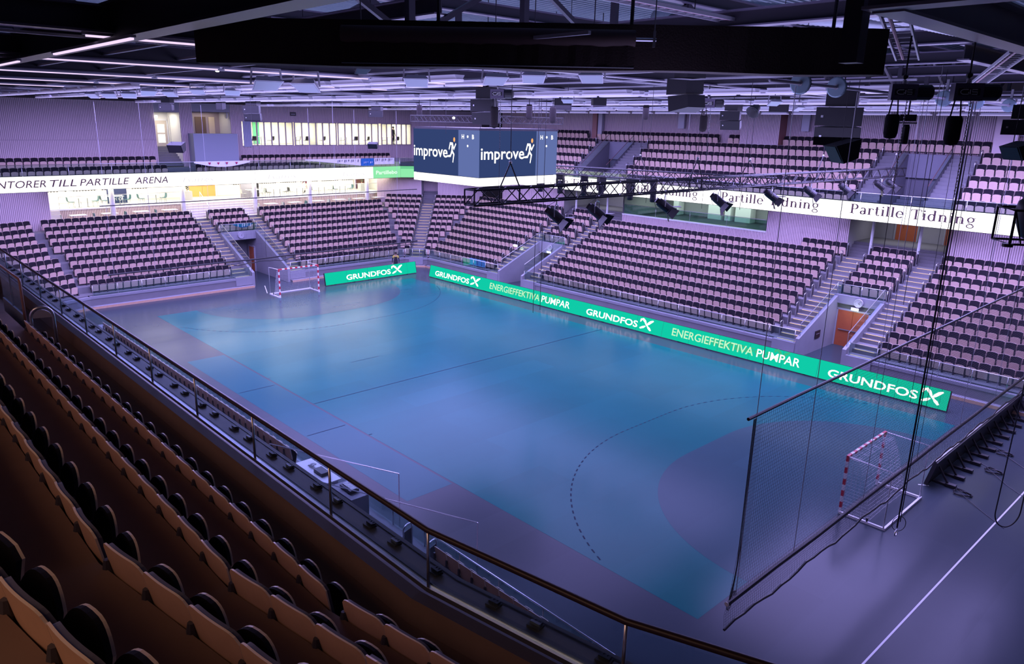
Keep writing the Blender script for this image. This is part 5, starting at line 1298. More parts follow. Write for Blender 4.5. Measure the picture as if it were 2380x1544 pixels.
# ================================================================ ROOF
def ibeam(b, p0, p1, h=.5, w_=.3, m=M_BEAM, mf=M_BEAMB, t=.035):
    p0, p1 = Vector(p0), Vector(p1)
    b.bar(p0+Vector((0, 0, t/2)), p1+Vector((0, 0, t/2)), w_, t, mf); b.bar(p0+Vector((0, 0, h-t/2)), p1+Vector((0, 0, h-t/2)), w_, t, mf); b.bar(p0+Vector((0, 0, h/2)), p1+Vector((0, 0, h/2)), .03, h-2*t, m)
b = MB()
N = 260
for i in range(N):      # corrugated deck
    x0 = -25+85*i/N; dx = 85/N
    for a, c, za, zc in ((0, .35, 17.0, 17.0), (.35, .5, 17.0, 17.12), (.5, .85, 17.12, 17.12), (.85, 1, 17.12, 17.0)):
        b.quad((x0+dx*a, -25, za), (x0+dx*c, -25, zc), (x0+dx*c, 50, zc), (x0+dx*a, 50, za), M_DECK)
struct(b, 'ceiling', 'corrugated metal roof deck high above the beams', 'ceiling')
XB = [-10.5, -4, 2.5, 9, 15.5, 22, 28.5, 35, 41.5, 48]
for i, x in enumerate(XB):
    b = MB(); z = 13.62; yend = 38
    if x < 40:
        ibeam(b, (x, -22, z), (x, yend, z), .42, .32); ibeam(b, (x, -22, z+2.2), (x, yend, z+2.2), .4, .3)
        n = 18
        for k in range(n+1):
            y = -22+(yend+22)*k/n; b.bar((x, y, z+.4), (x, y, z+2.25), .16, .16, M_BEAM)
            if k < n:
                y2 = -22+(yend+22)*(k+1)/n; b.bar((x, y, z+.4 if k % 2 else z+2.2), (x, y2, z+2.2 if k % 2 else z+.4), .11, .11, M_BEAM)
    else:
        ibeam(b, (x, -2 if x > 45 else 8, z+.6), (x, yend, z+.6), .42, .3)
    struct(b, 'ceiling_truss', 'dark steel roof truss spanning across the hall, %s from the left wall' % ordn(i), 'roof truss')
for i, (y, x0, x1, z, h) in enumerate(((-11.2, -20, 43.5, 13.5, .55), (-4.5, -20, 35, 14.6, .4), (2, -20, 42, 14.7, .4), (8.5, -20, 50, 14.7, .4), (15, -20, 50, 14.7, .4), (21.5, -20, 50, 14.7, .4), (28, -20, 50, 14.7, .4), (34.5, -20, 50, 14.2, .4))):
    b = MB(); ibeam(b, (x0, y, z), (x1, y, z), h, .38, mf=M_BEAM if i == 0 else M_BEAMB)
    struct(b, 'ceiling_beam', 'dark steel beam running along the hall under the roof, %s from the near side' % ordn(i), 'roof beam')
b = MB(); ibeam(b, (45.1, -6.35, 13.6), (45.1, 18, 13.6), .5, .34, m=M_BEAMB, mf=M_GALV); ibeam(b, (44.9, -6.4, 13.62), (54, -6.4, 13.62), .42, .34, m=M_BEAMB, mf=M_GALV); b.bar((44.75, -6.3, 13.1), (44.75, -6.3, 17), .2, .2, M_BEAM)
struct(b, 'ceiling_beam', 'grey steel beam corner at the upper right', 'roof beam')
b = MB()
for y0, x0, x1 in ((-9.5, 18, 34), (-7.8, 22, 34.5), (-3.2, 0, 28), (33.0, 0, 48)): b.bar((x0, y0, 13.75), (x1, y0, 13.75), .09, .05, M_LUM)
for x in (21.8, 28.3, 34.8, 15.3, 8.8, 2.3): b.bar((x-.22, -14, 13.58), (x-.22, 34, 13.58), .10, .04, M_LUM)
struct(b, 'ceiling_conduit', 'thin white cable trunking under the roof beams', 'trunking')
# glowing strips that paint the bright lilac edges of the first left beams
TUBE = lamp_mat('glowing_slim_strip', (.86, .66, 1.0), 1.15)
b0 = MB(); b0.bb(-.025, .025, -2.2, 2.2, 0, .03, TUBE); tube_me = b0.mesh('slim_tube')
b0 = MB(); b0.bb(-.04, .04, -2.25, 2.25, .03, .07, M_LUM); hous_me = b0.mesh('slim_housing')
for i, (x, y) in enumerate(((35.0, -9.4), (28.5, -9.0), (28.5, -4.4), (28.5, .2), (22, -8.5), (22, -3.9), (22, .7), (15.5, -8.5), (15.5, -3.9), (9, -8.0))):
    t = thing('slim_roof_strip', 'thin glowing lilac strip added as the lit edge of a cross beam, %s of ten from the nearest' % ordn(i), 'light', (x, y, 13.55), 0, 'glowing strips for the lit beam edges')
    for nm, me in (('glowing_strip', tube_me), ('housing', hous_me)):
        o = bpy.data.objects.new(nm, me); COL.objects.link(o); o.parent = t
for i, (x, y) in enumerate(((27.0, -11.42), (34.4, -11.42))):
    t = thing('slim_roof_strip', 'thin glowing lilac tube light along the %s part of the thick left beam' % ('far' if i == 0 else 'near'), 'light', (x, y, 13.42), PI/2, 'slim tube lights along the thick beam')
    for nm, me in (('glowing_strip', tube_me), ('housing', hous_me)):
        o = bpy.data.objects.new(nm, me); COL.objects.link(o); o.parent = t
# luminaires
def lum_proto():
    hb = MB(); o = [(-.10, 0), (.10, 0), (.165, .11), (-.165, .11)]; hb.prism(o, -.88, .88, M_LUM, F=lambda a, z, d: (d, a, z))
    db = MB(); db.add([(-.94, -.10, -.012), (.94, -.10, -.012), (.80, .17, -.012), (-.80, .17, -.012), (-.80, -.17, -.012), (.80, -.17, -.012)], [(0, 1, 2, 3)], M_LUMG); 
    db = MB(); P = [(-.95, -.08), (-.83, -.165), (.83, -.165), (.95, -.08), (.95, .08), (.83, .165), (-.83, .165), (-.95, .08)]; db.prism(P, -.05, .0, M_LUMG, F=lambda a, z, d: (a, z, d))
    return hb.mesh('housing'), db.mesh('diffuser')
hme, dme = lum_proto()
rows = [-6.5, -2.6, .6, 3.6, 6.4, 9.6, 12.4, 16.4, 19.4, 22.8, 25.6, 29.4, 32.6]
li = 0
for r, y in enumerate(rows):
    i = 0; x = (40.5 if y > 4 else 33)-.55*(r % 3)
    while x > -11 and li < 285:
        if not (abs(x-19.8) < 3.2 and abs(y-10) < 3.2) and not (r == 0 and x > 22):
            dz = .22*((r*7+i*3) % 3)/2
            t = thing('ceiling_light', 'slim white ceiling light, %s from right in the %s hanging row' % (ordn(i), ordn(r)), 'light', (x, y, 13.30+dz), 0, 'slim white ceiling lights')
            for nm, me in (('housing', hme), ('diffuser', dme)):
                o = bpy.data.objects.new(nm, me); COL.objects.link(o); o.parent = t
            li += 1; i += 1
        x -= 2.15
for r, y in enumerate(rows):
    b = MB(); b.bar((-12, y, 13.66), (41, y, 13.66), .06, .05, M_LUM); tag(b.build('light_rail'), 'thin white hanging rail above the %s row of ceiling lights from the near side' % ordn(r), 'rail', 'hanging rails of the ceiling lights')
# tilted floodlights
def flood():
    t = thing('floodlight', 'x', 'floodlight'); R_ = Matrix.Rotation(-.5, 3, 'X'); b = MB()
    vs = [(-.42, -.26, -.04), (.42, -.26, -.04), (.36, .26, -.04), (-.36, .26, -.04), (-.30, -.16, .16), (.30, -.16, .16), (.26, .16, .16), (-.26, .16, .16)]
    b.add([tuple(R_ @ Vector(v)) for v in vs], [(0, 3, 2, 1), (4, 5, 6, 7), (0, 1, 5, 4), (1, 2, 6, 5), (2, 3, 7, 6), (3, 0, 4, 7)], mat('floodlight_grey', (.50, .50, .56), .45)); b.build('housing', t)
    b = MB(); vs = [(-.38, -.23, -.047), (.38, -.23, -.047), (.33, .23, -.047), (-.33, .23, -.047)]; b.add([tuple(R_ @ Vector(v)) for v in vs], [(0, 3, 2, 1)], mat('floodlight_glass', (.35, .40, .44), .15)); b.build('front_glass', t)
    b = MB()
    for s in (-.45, .45): b.bar((s, 0, 0), (s*.9, 0, .42), .03, .05, M_GALV)
    b.bar((-.42, 0, .42), (.42, 0, .42), .05, .03, M_GALV); b.build('bracket', t)
    b = MB(); b.lathe([(.07, 0), (.08, .05), (.05, .1)], M_GALV, c=(0, 0, .14), n=8); b.build('cable_gland', t)
    return t
fp = flood()
FL = [(7.55, -4.26, 13.25, .8), (9.23, -3.97, 13.24, .8), (10.96, -3.64, 13.24, .8), (12.62, -3.34, 13.34, .8), (14.35, -3.02, 13.29, .8), (17.24, -2.95, 13.34, .7), (20.22, -2.82, 13.27, .7), (28.92, -5.66, 13.24, .95), (28.7, -4.37, 13.24, .95), (33.75, -4.26, 13.26, .7), (36.16, -3.96, 13.25, .65), (36.0, -7.18, 13.26, .35), (38.26, -3.23, 13.27, .6), (35.23, -1.86, 13.42, .7), (36.18, 8.18, 13.15, .55), (36.9, 8.4, 12.98, .5), (30.24, 4.85, 13.15, .5)]
for i, p in enumerate(FL):
    o = fp if i == 0 else dup(fp, (0, 0, 0), 0); o.location = p[:3]; o.rotation_euler = (0, 0, math.radians(30+18*(i % 4))); o.scale = (p[3],)*3
    o['label'] = 'tilted grey box floodlight under the roof, %s from the left wall' % ordn(i); o['group'] = 'tilted box floodlights'
    b = MB(); b.tube([(0, 0, .40), (0, 0, (17.06-p[2])/p[3])], .012/p[3], M_BEAM, 5); b.build('hanger_rod', o)
# ducts and ladders at the upper right
def duct(label, pts, r):
    P = [Vector(p) for p in pts]; b = MB(); Q = []; R_ = []
    for a, c in zip(P[:-1], P[1:]):
        n = max(2, int((c-a).length/.10))
        for i in range(n): Q.append(a+(c-a)*i/n); R_.append(r*(1 if i % 2 else .94))
    for k in (.2, .8): q_ = Q[int(len(Q)*k)]; b.tube([q_, (q_.x, q_.y, 17.06)], .015, M_BEAM, 5)
    b.tube(Q, R_, mat('duct_galvanised', (.50, .54, .60), .35, metal=.6), 16); tag(b.build('air_duct', smooth=True), label, 'duct')
duct('round ribbed air duct behind the steel column at the upper right', [(41.0, 3.0, 15.1), (41.5, 9, 15.1), (41.5, 20, 15.1)], .32)
duct('round ribbed air duct above the right half of the long drape', [(34.4, 8, 16.1), (37.5, 14, 16.0), (40.5, 24, 15.9)], .30)
duct('long ribbed air duct running to the far wall under the deck', [(30, 10, 16.4), (30, 36, 16.4)], .35)
def tray(label, p0, p1):
    p0, p1 = Vector(p0), Vector(p1); d = p1-p0; s = d.cross(Vector((0, 0, 1))).normalized()*.2; b = MB()
    for k in (-1, 1): b.bar(p0+s*k, p1+s*k, .03, .08, M_GALV)
    n = int(d.length/.35)
    for i in range(n): q = p0+d*(i/n); b.bar(q-s, q+s, .03, .02, M_GALV)
    b.tube([p0+s*.4, p1+s*.4], .03, mat('pink_conduit', (.35, .18, .22), .5), 6); tag(b.build('cable_tray'), label, 'cable tray')
tray('ladder shaped cable tray rising above the right end of the drape', (42.6, 1.2, 13.75), (44.1, -4.3, 14.45)); tray('ladder shaped cable tray at the right edge under the beam', (41.0, 11.5, 13.85), (43.6, 4.8, 14.1))
tray('long cable tray crossing over the drape', (38, -9, 14.9), (38, 10, 14.9))
# long dark drape with a roll in front
DC = Vector((39.6, -6.3, 0)); du = Vector((.70, .72, 0)).normalized(); dn = Vector((.72, -.70, 0)).normalized()
t = thing('rolled_drape', 'huge black drape box with a rolled curtain hanging diagonally under the roof', 'drape', (DC.x, DC.y, 13.2), math.atan2(du.y, du.x))
def drape_panel(name, x0, x1, y, z0, z1, th, m):
    b = MB(); n = 40; pts0 = []
    for i in range(n+1):
        x = x0+(x1-x0)*i/n; pts0.append((x, y+.012*math.sin(i*1.1)+.008*math.sin(i*2.7), .012*math.sin(i*.5)))
    for a, c in zip(pts0[:-1], pts0[1:]):
        for yy in (0, th):
            b.quad((a[0], a[1]+yy, z0+a[2]), (c[0], c[1]+yy, z0+c[2]), (c[0], c[1]+yy, z1), (a[0], a[1]+yy, z1), m)
        b.quad((a[0], a[1], z0+a[2]), (c[0], c[1], z0+c[2]), (c[0], c[1]+th, z0+c[2]), (a[0], a[1]+th, z0+a[2]), m)
    for p in (pts0[0], pts0[-1]): b.quad((p[0], p[1], z0), (p[0], p[1]+th, z0), (p[0], p[1]+th, z1), (p[0], p[1], z1), m)
    b.quad((x0, y, z1), (x1, y, z1), (x1, y+th, z1), (x0, y+th, z1), m)
    return b.build(name, t)
drape_panel('drape_box', -5.45, 5.65, 0, .02, .72, .5, M_CURT)
drape_panel('front_drape', -3.0, 1.62, -.30, .06, .36, .04, M_CURT)
b = MB(); b.tube([(-3.0+4.62*i/10, -.22, .47) for i in range(11)], .14, mat('rolled_cloth', (.12, .075, .07), .7), 14); b.build('curtain_roll', t, smooth=True)
b = MB(); b.tube([(1.62, -.22, .47), (1.95, -.22, .47)], .03, M_STEEL, 8); b.bb(1.9, 1.94, -.25, -.19, .36, .60, M_STEEL); b.tube([(1.92, -.22, .6), (1.92, -.22, 1.4)], .01, M_STEEL, 5); b.build('roll_bracket', t)
b = MB(); b.tube([(-3.0+4.62*i/10, -.28, .055) for i in range(11)], .02, M_BLACK, 6); b.build('hem_bar', t)
for x in (-4.6, -1.5, 1.6, 4.8):
    b = MB(); b.tube([(x, .1, .7), (x, .1, 2.6)], .03, M_BEAM, 6); b.build('hanger_rod', t)
t = thing('roof_spotlight', 'small greenish white lamp shining under the left roof beams', 'light', (25.86, -5.7, 13.72))
b = MB(); b.lathe([(.0, -.07), (.05, -.06), (.065, 0), (.04, .05), (0, .05)], lamp_mat('roof_spot', (.85, 1, .7), 6), n=12); b.build('bulb', t); b = MB(); b.bb(.06, .3, -.04, .04, -.03, .06, M_GALV); b.tube([(0, 0, .05), (0, 0, .2)], .02, M_GALV, 6); b.build('holder', t)
t = thing('truss_lamp', 'small bright white lamp on the thin truss over the left cube face', 'light', (20.2, 7.9, 12.55))
b = MB(); b.lathe([(.0, -.06), (.06, -.05), (.07, .02), (0, .06)], lamp_mat('truss_lamp_white', (1, .98, .85), 5), n=10); b.build('bulb', t); b = MB(); b.bb(-.05, .05, .03, .2, -.05, .05, M_BLACK); b.build('holder', t)
t = thing('wall_lamp', 'round white lamp beside the lit stair door of the upper left wall', 'light', (-14.1, 5.9, 12.3))
b = MB(); b.lathe([(.0, -.13), (.1, -.09), (.13, 0), (.1, .09), (0, .13)], lamp_mat('wall_lamp_white', (1, 1, .95), 3), n=12); b.build('globe', t, smooth=True); b = MB(); b.bb(-.14, -.05, -.05, .05, -.05, .05, M_GALV); b.build('wall_mount', t)

# ================================================================ CLOCKS, SIGNS, BANNERS
def clock(label, P, n):
    n = Vector((*n, 0)); t = thing('round_clock', label, 'clock', P, math.atan2(n.y, n.x)+PI/2); R_ = Matrix.Rotation(PI/2, 3, 'X')
    b = MB(); b.lathe([(.0, 0), (.25, 0), (.25, .05), (.22, .06), (0, .06)], M_WHITE, n=24, M=R_); b.build('dial', t)
    b = MB(); b.lathe([(.215, .062), (.24, .075), (.255, .05), (.24, .03)], M_GALV, n=24, M=R_); b.build('rim', t)
    for a, L, w_ in ((2.2, .12, .02), (.9, .18, .014)):
        b = MB(); b.bar((0, -.068, 0), (L*math.sin(a), -.068, L*math.cos(a)), .006, w_, M_BLACK); b.build('hand', t)
    b = MB()
    for i in range(12): a = PI*i/6; b.bar((.17*math.sin(a), -.064, .17*math.cos(a)), (.205*math.sin(a), -.064, .205*math.cos(a)), .004, .014, M_BLACK)
    b.build('hour_marks', t)
clock('round white clock on the lintel of the right far entrance', (32.05, 28.29, 2.74), (0, -1)); clock('round white clock on the lintel of the goal tunnel', (-9.78, 10.15, 3.17), (1, 0))
clock('round white clock above the exit lamp of the corner side entrance', (7.5, 28.29, 2.70), (0, -1))
clock('small round wall clock beside the control booth', (-14.5, 11.7, 12.5), (0, -1))
def exit_sign(label, P, n):
    n = Vector((*n, 0)); t = thing('exit_sign', label, 'sign', P, math.atan2(n.y, n.x)+PI/2)
    b = MB(); b.bb(-.19, .19, -.10, -.02, -.07, .07, M_EXIT); b.build('lit_box', t); b = MB(); b.bb(-.21, .21, -.02, 0, -.09, .09, M_WHITE); b.bb(-.21, .21, -.11, 0, .07, .09, M_WHITE); b.build('housing', t)
exit_sign('lit white exit sign above the orange red door of the right far entrance', (31.9, 28.28, 2.36), (0, -1)); exit_sign('lit white exit sign in the corner side entrance', (7.45, 28.28, 2.34), (0, -1)); exit_sign('small lit white sign on the step wall beside the corner side entrance', (6.2, 25.7, 2.95), (0, -1))
for P, c in (((31.9, 27.9, 2.3), 14), ((7.45, 27.9, 2.3), 8)):
    d = bpy.data.lights.new('exit_glow', 'POINT'); d.energy = c; d.color = (.8, 1, .7); d.shadow_soft_size = .15; o = bpy.data.objects.new('exit_glow', d); COL.objects.link(o); o.location = (P[0], P[1]-.1, P[2])
def cloth(name, label, S, u0, u1, d, zt, zb, m, scrib=None, sm_=None, taper=None):
    t = thing(name, label, 'banner', S.P(u0, d, zb)); o0 = Vector(S.P(u0, d, zb)); b = MB(); n = 20
    def pt(i, z): u = u0+(u1-u0)*i/n; return Vector(S.P(u, d+.025*math.sin(i*1.3), z))-o0
    for i in range(n):
        f0 = f1 = 1
        if taper == 'sag': f0, f1 = [.25+.75*math.sin(PI*k/n) for k in (i, i+1)]
        elif taper == 'rise': f0, f1 = [.12+.88*k/n for k in (i, i+1)]
        z0a, z0b = zt-(zt-zb)*f0, zt-(zt-zb)*f1
        A, B, C, D = pt(i, z0a), pt(i+1, z0b), pt(i+1, zt), pt(i, zt); b.quad(A, B, C, D, m)
        off_ = Vector((S.n.x, S.n.y, 0))*.012; b.quad(A+off_, B+off_, C+off_, D+off_, m)
    b.build('cloth', t)
    if scrib:
        s = Strokes(sm_); scrib(s); o = bpy.data.objects.new('markings', s.b.mesh('markings')); COL.objects.link(o); o.parent = t
        q = Vector(S.P(u0, d-.045, zb))-o0; tt = S.t; o.matrix_basis = Matrix(((tt.x, 0, -S.n.x, q.x), (tt.y, 0, -S.n.y, q.y), (0, 1, 0, q.z), (0, 0, 0, 1)))
    return t
M_BANW = mat('banner_white', (.82, .82, .82), .8); M_BANB = mat('banner_blue', (.02, .16, .42), .8)
LU = Side((-11.26, 0), (0, 1), (-1, 0))
def tri(s):
    for x in (1.2, 1.9, 2.6, 3.4): s.b.add([(x-.12, .36, 0), (x+.12, .36, 0), (x, .16, 0)], [(0, 1, 2)], mat('banner_red', (.4, .02, .08), .8))
cloth('rail_banner', 'thin white sagging banner with red triangles on the left balcony glass', LU, 7.46, 12.03, 0, 8.97, 8.52, M_BANW, tri, M_BANW, 'sag')
def bars(a, b_, h0=.2, h1=.55):
    def f(s):
        x = a; i = 0
        while x < b_: s.line([(x, h0+.04*(i % 3)), (x+.03, h1)], .07 if i % 2 else .045); x += .17+.06*(i % 3); i += 1
    return f
cloth('rail_banner', 'white pointed banner with dark marks on the left balcony glass', LU, 17.0, 22.6, 0, 8.97, 8.33, M_BANW, bars(3.2, 5.4, .32), M_BLACK, 'rise')
cloth('rail_banner', 'blue banner with pale marks between two white banners on the balcony glass', LU, 22.62, 24.02, 0, 8.97, 8.30, M_BANB, bars(.3, 1.2, .22, .38), M_BANW)
cloth('rail_banner', 'white banner with dark marks beside the video cube on the balcony glass', LU, 24.04, 26.3, 0, 8.97, 8.40, M_BANW, bars(.15, 2.1, .26, .52), M_BLACK)
LG = Side((-4.6-off(6)-.1, 0), (0, 1), (-1, 0))
cloth('rail_banner', 'blue flag with white marks draped on the glass over the goal tunnel', LG, 9.7, 11.4, 0, 4.08, 3.72, M_BANB, bars(.75, 1.6, .05, .34), M_BANW, 'sag')
t = thing('wall_sign', 'small dark square sign on the left wall of the right far entrance', 'sign', (30.83, 26.2, 1.0))
b = MB(); b.bb(-.02, 0.02, -.3, .3, -.22, .22, M_BLACK); b.build('plate', t); b = MB(); b.bb(.02, .024, -.2, .2, .02, .05, M_GALV); b.build('marking_line', t)
t = thing('wall_sign', 'small dark sign high on the ribbed wall above the lit windows', 'sign', (XW+.07, 17.6, 12.75))
b = MB(); b.bb(0, .03, -.28, .28, -.16, .16, M_BLACK); b.build('plate', t); b = MB(); b.bb(.03, .034, -.2, .2, -.04, 0, M_GALV); b.build('marking_line', t)

# ================================================================ LOUNGE FURNITURE
def table_mesh(lx=1.1, ly=.7):
    r = {}; b = MB(); b.prism([(p[0]*lx/.42*.42, p[1]) for p in [(-.5, -.5), (.5, -.5), (.5, .5), (-.5, .5)]], .70, .735, M_TABLE, F=lambda a, z, d: (a*ly, z*lx, d)); r['tabletop'] = b.mesh('tabletop')
    b = MB()
    for s in (-.28, .28): b.tube([(0, s*lx, .03), (0, s*lx, .7)], .03, M_GALV, 8); b.bb(-.25, .25, s*lx-.03, s*lx+.03, 0, .03, M_GALV)
    r['pedestal'] = b.mesh('pedestal'); return r
def chair_mesh(m):
    r = {}; b = MB(); P = []
    prof = [(.22, .44), (.0, .43), (-.18, .45), (-.24, .55), (-.27, .80)]; n = len(prof)
    vs = [(s*.22*(1-.1*(i == n-1)), x, z) for i, (x, z) in enumerate(prof) for s in (-1, 1)]; v2 = [(a, x-.02, z-.025) for a, x, z in vs]
    N = len(vs); b.add(vs+v2, [(2*i, 2*i+1, 2*i+3, 2*i+2) for i in range(n-1)]+[(N+2*i+2, N+2*i+3, N+2*i+1, N+2*i) for i in range(n-1)]+[(2*i, 2*i+2, N+2*i+2, N+2*i) for i in range(n-1)]+[(2*i+1, N+2*i+1, N+2*i+3, 2*i+3) for i in range(n-1)]+[(0, N, N+1, 1), (N-2, N-1, 2*N-1, 2*N-2)], m); r['shell'] = b.mesh('shell')
    for k, (x, y) in enumerate(((-.2, .2), (.2, .2), (-.2, -.2), (.2, -.2))):
        b = MB(); b.tube([(x*.8, y*.8, .43), (x, y*1.05, 0)], .014, M_GALV, 6); r['leg%d' % k] = b.mesh('leg')
    return r
TM = table_mesh(); CH = {'t': chair_mesh(M_CHAIR), 'w': chair_mesh(M_CHAIRW), 'k': chair_mesh(M_BLACK)}
def inst(parts, name, label, cat, loc, rz, grp):
    t = thing(name, label, cat, loc, rz, grp)
    for nm, me in parts.items():
        o = bpy.data.objects.new('leg' if nm.startswith('leg') else nm, me); COL.objects.link(o); o.parent = t
def table_set(i, x, y, z, c, where, grp):
    inst(TM, 'cafe_table', 'white cafe table %s' % where, 'table', (x, y, z), 0, grp+' tables')
    inst(CH[c], 'cafe_chair', '%s chair left of the table %s' % ({'t': 'dark teal', 'w': 'pale', 'k': 'black'}[c], where), 'chair', (x, y-.85, z), 0, grp+' chairs')
    inst(CH[c], 'cafe_chair', '%s chair right of the table %s' % ({'t': 'dark teal', 'w': 'pale', 'k': 'black'}[c], where), 'chair', (x, y+.85, z), PI, grp+' chairs')
for i, (y, c) in enumerate(((.55, 't'), (2.9, 't'), (5.7, 't'), (14.4, 'w'), (16.7, 'k'), (19.0, 'w'), (21.3, 'w'), (23.6, 't'))):
    table_set(i, -16.3, y, 5.4, c, 'in the upper lounge, %s from the violet wall' % ordn(i), 'upper lounge')
for i, (y, c) in enumerate(((-.5, 'w'), (1.7, 't'), (4.0, 'w'), (6.2, 't'), (14.9, 'w'), (17.2, 't'), (19.5, 'w'), (21.8, 't'), (24.0, 'w'), (26.2, 'w'))):
    table_set(i, -13.95, y, 4.35, c, 'in the lower lounge, %s from the violet wall' % ordn(i), 'lower lounge')
for i, y in enumerate((14.2, 15.8, 18.4, 19.3, 20.9, 23.0, 24.4, 25.7, 27.8, 29.2)):
    inst(CH['k'], 'cafe_chair', 'black chair behind the lit upper windows, %s from the curtain' % ordn(i), 'chair', (-15.1, y, 10.03), PI/2+.5*(i % 3), 'chairs behind the upper windows')
for i, y in enumerate((15.0, 19.0, 23.7, 28.4)):
    inst(TM, 'cafe_table', 'table behind the lit upper windows, %s from the curtain' % ordn(i), 'table', (-15.9, y, 10.03), 0, 'tables behind the upper windows')
balustrade('glass_balustrade', 'thin rail in front of the upper lounge tables left of the wide steps', 'balustrade', [Vector((-15.05, -1.4)), Vector((-15.05, 7.5))], 5.46, 6.35, 1.6, pane=M_GLASSW)
balustrade('glass_balustrade', 'thin rail in front of the upper lounge tables right of the wide steps', 'balustrade', [Vector((-15.05, 13.7)), Vector((-15.05, 27.2))], 5.46, 6.35, 1.6, pane=M_GLASSW)
balustrade('glass_balustrade', 'glass balustrade of the dim lounge above the middle far block', 'balustrade', [Vector((10.95, 33.15)), Vector((23.35, 33.15))], 5.5, 6.25, 3, pane=M_TEALGL)
b = MB()
for k, (y0, y1) in enumerate(((-1.5, 6.5), (14.2, 27))):
    y = y0
    while y < y1:
        if int((y-y0)/.9) % 2 == 0 or True: b.bb(-19.96, -19.93, y, y+.10, 6.30, 6.40, M_BLACK)
        y += .22 if int(y*2.2) % 5 else .6
tag(b.build('wall_dots'), 'row of small dark square markers along the white lounge wall', 'markers', kind='stuff')
t = thing('rollup_banner', 'dark blue roll-up banner with pale letters at the back of the lounge', 'banner', (-17.4, 3.35, 5.4))
b = MB(); b.bb(-.02, .02, -.75, .75, .05, 1.6, mat('banner_navy', (.02, .03, .10), .7)); b.build('sheet', t); b = MB(); b.bb(-.12, .12, -.8, .8, 0, .05, M_GALV); b.build('foot', t)
S = Strokes(M_TAPE); S.arc(0, 0, .10, .12, 0, 360, .04, 14); S.line([(.2, -.12), (.2, .12)], .04); S.line([(-.42, -.12), (-.42, .12), (-.25, -.12), (-.25, .12)], .035); m = S.b.mesh('marks'); o = bpy.data.objects.new('markings', m); COL.objects.link(o); o.parent = t; o.matrix_basis = Matrix(((0, 0, 1, .024), (1, 0, 0, .2), (0, 1, 0, .38), (0, 0, 0, 1)))
def planter(label, P, h):
    t = thing('potted_plant', label, 'plant', P); b = MB(); b.bb(-.3, .3, -.3, .3, 0, .75, mat('planter_grey', (.42, .42, .42), .7)); b.build('planter', t); rnd = random.Random(3)
    b = MB(); b.tube([(0, 0, .7), (0, 0, .75+h)], .03, M_PLYB, 6); b.build('stem', t)
    b = MB()
    for i in range(60):
        a = rnd.uniform(0, 2*PI); z = .8+h*rnd.random(); L = .22+.1*rnd.random(); u = Vector((math.cos(a), math.sin(a), .6)).normalized(); s = Vector((-math.sin(a), math.cos(a), 0))*.05; c = Vector((0, 0, z))
        b.add([c, c+u*L*.5+s, c+u*L, c+u*L*.5-s], [(0, 1, 2, 3)], mat('leaf_dark', (.03, .07, .03), .6))
    b.build('foliage', t)
planter('tall potted plant left of the orange double door in the lounge', (-17.4, 9.0, 5.4), .9); planter('tall potted plant near the dark brown lounge door', (-17.4, 26.5, 5.4), .9)
b = MB(); b.bb(-17.2, -17.0, 13.6, 15.0, 5.4, 7.1, M_GALV); b.bb(-17.2, -17.0, 15.05, 15.3, 5.4, 7.1, M_BLACK); tag(b.build('partition_screen'), 'grey standing partition with a black edge right of the orange double door', 'partition')
b = MB(); b.tube([(-15.2, 9.2, 5.4), (-15.2, 9.2, 6.25), (-13.4, 9.2, 5.2), (-13.4, 9.2, 4.4)], .03, M_WHITE, 8); tag(b.build('step_handrail'), 'white handrail on the wide lounge steps', 'handrail')

# ================================================================ NEAR LOWER CORNER (seen through the railing)
t = thing('scorers_table', 'pale table with cables and a laptop behind the near lower glass', 'table', (28.9, -4.75, .83))
b = MB(); b.box((0, 0, .72), (1.9, .65, .04), M_TABLE); b.build('tabletop', t)
for x in (-.85, .85):
    b = MB(); b.box((x, 0, .35), (.05, .5, .70), M_GALV); b.build('leg', t)
t = thing('equipment_case', 'small black equipment box on the pale scorers table', 'equipment', (29.15, -4.72, 1.57)); b = MB(); b.bb(-.25, .25, -.14, .14, 0, .12, M_BLACK); b.build('case_body', t); b = MB(); b.bb(-.2, .2, .14, .16, .02, .10, M_GALV); b.build('front_panel', t)
b = MB()
for k in range(6): b.tube([(28.45+.08*math.sin(i*.9+k)+.03*k, -4.7+.09*math.cos(i*1.3+k), 1.57+.02*k+.012*(i % 3)) for i in range(14)], .008, M_WHITE, 5)
tag(b.build('cable_bundle'), 'tangled pale cables on the scorers table', 'cable')
t = thing('equipment_case', 'dark instrument on the front ledge behind the near glass', 'equipment', (30.6, -4.6, 1.55)); b = MB(); b.bb(-.3, .3, -.15, .15, 0, .10, M_BLACK); b.build('case_body', t); b = MB()
for k in range(8): b.bb(-.26+.07*k, -.22+.07*k, -.08, .1, .10, .13, M_WHITE)
b.build('button_row', t); b = MB(); b.bb(-.6, .6, -.3, .3, -.72, -.02, M_CONCL); b.build('stand', t)
for i, (x, lab) in enumerate(((33.6, 'left'), (34.7, 'right'))):
    t = thing('hoop_handrail', 'small steel hoop handrail behind the near lower glass, %s of two' % lab, 'handrail', (x, -4.6, .8), .3); o = bpy.data.objects.new('hoop_tube', lpm); COL.objects.link(o); o.parent = t; o = bpy.data.objects.new('hoop_plate', pbm); COL.objects.link(o); o.parent = t; t.scale = (1, 1.2, 1)
b = MB()
b.quad((27.5, -4.02, .845), (34.0, -4.02, .845), (34, -8, .845), (27.5, -8, .845), M_CONCL); struct(b, 'floor_bench_area', 'pale floor of the bench area under the near balcony', 'floor')
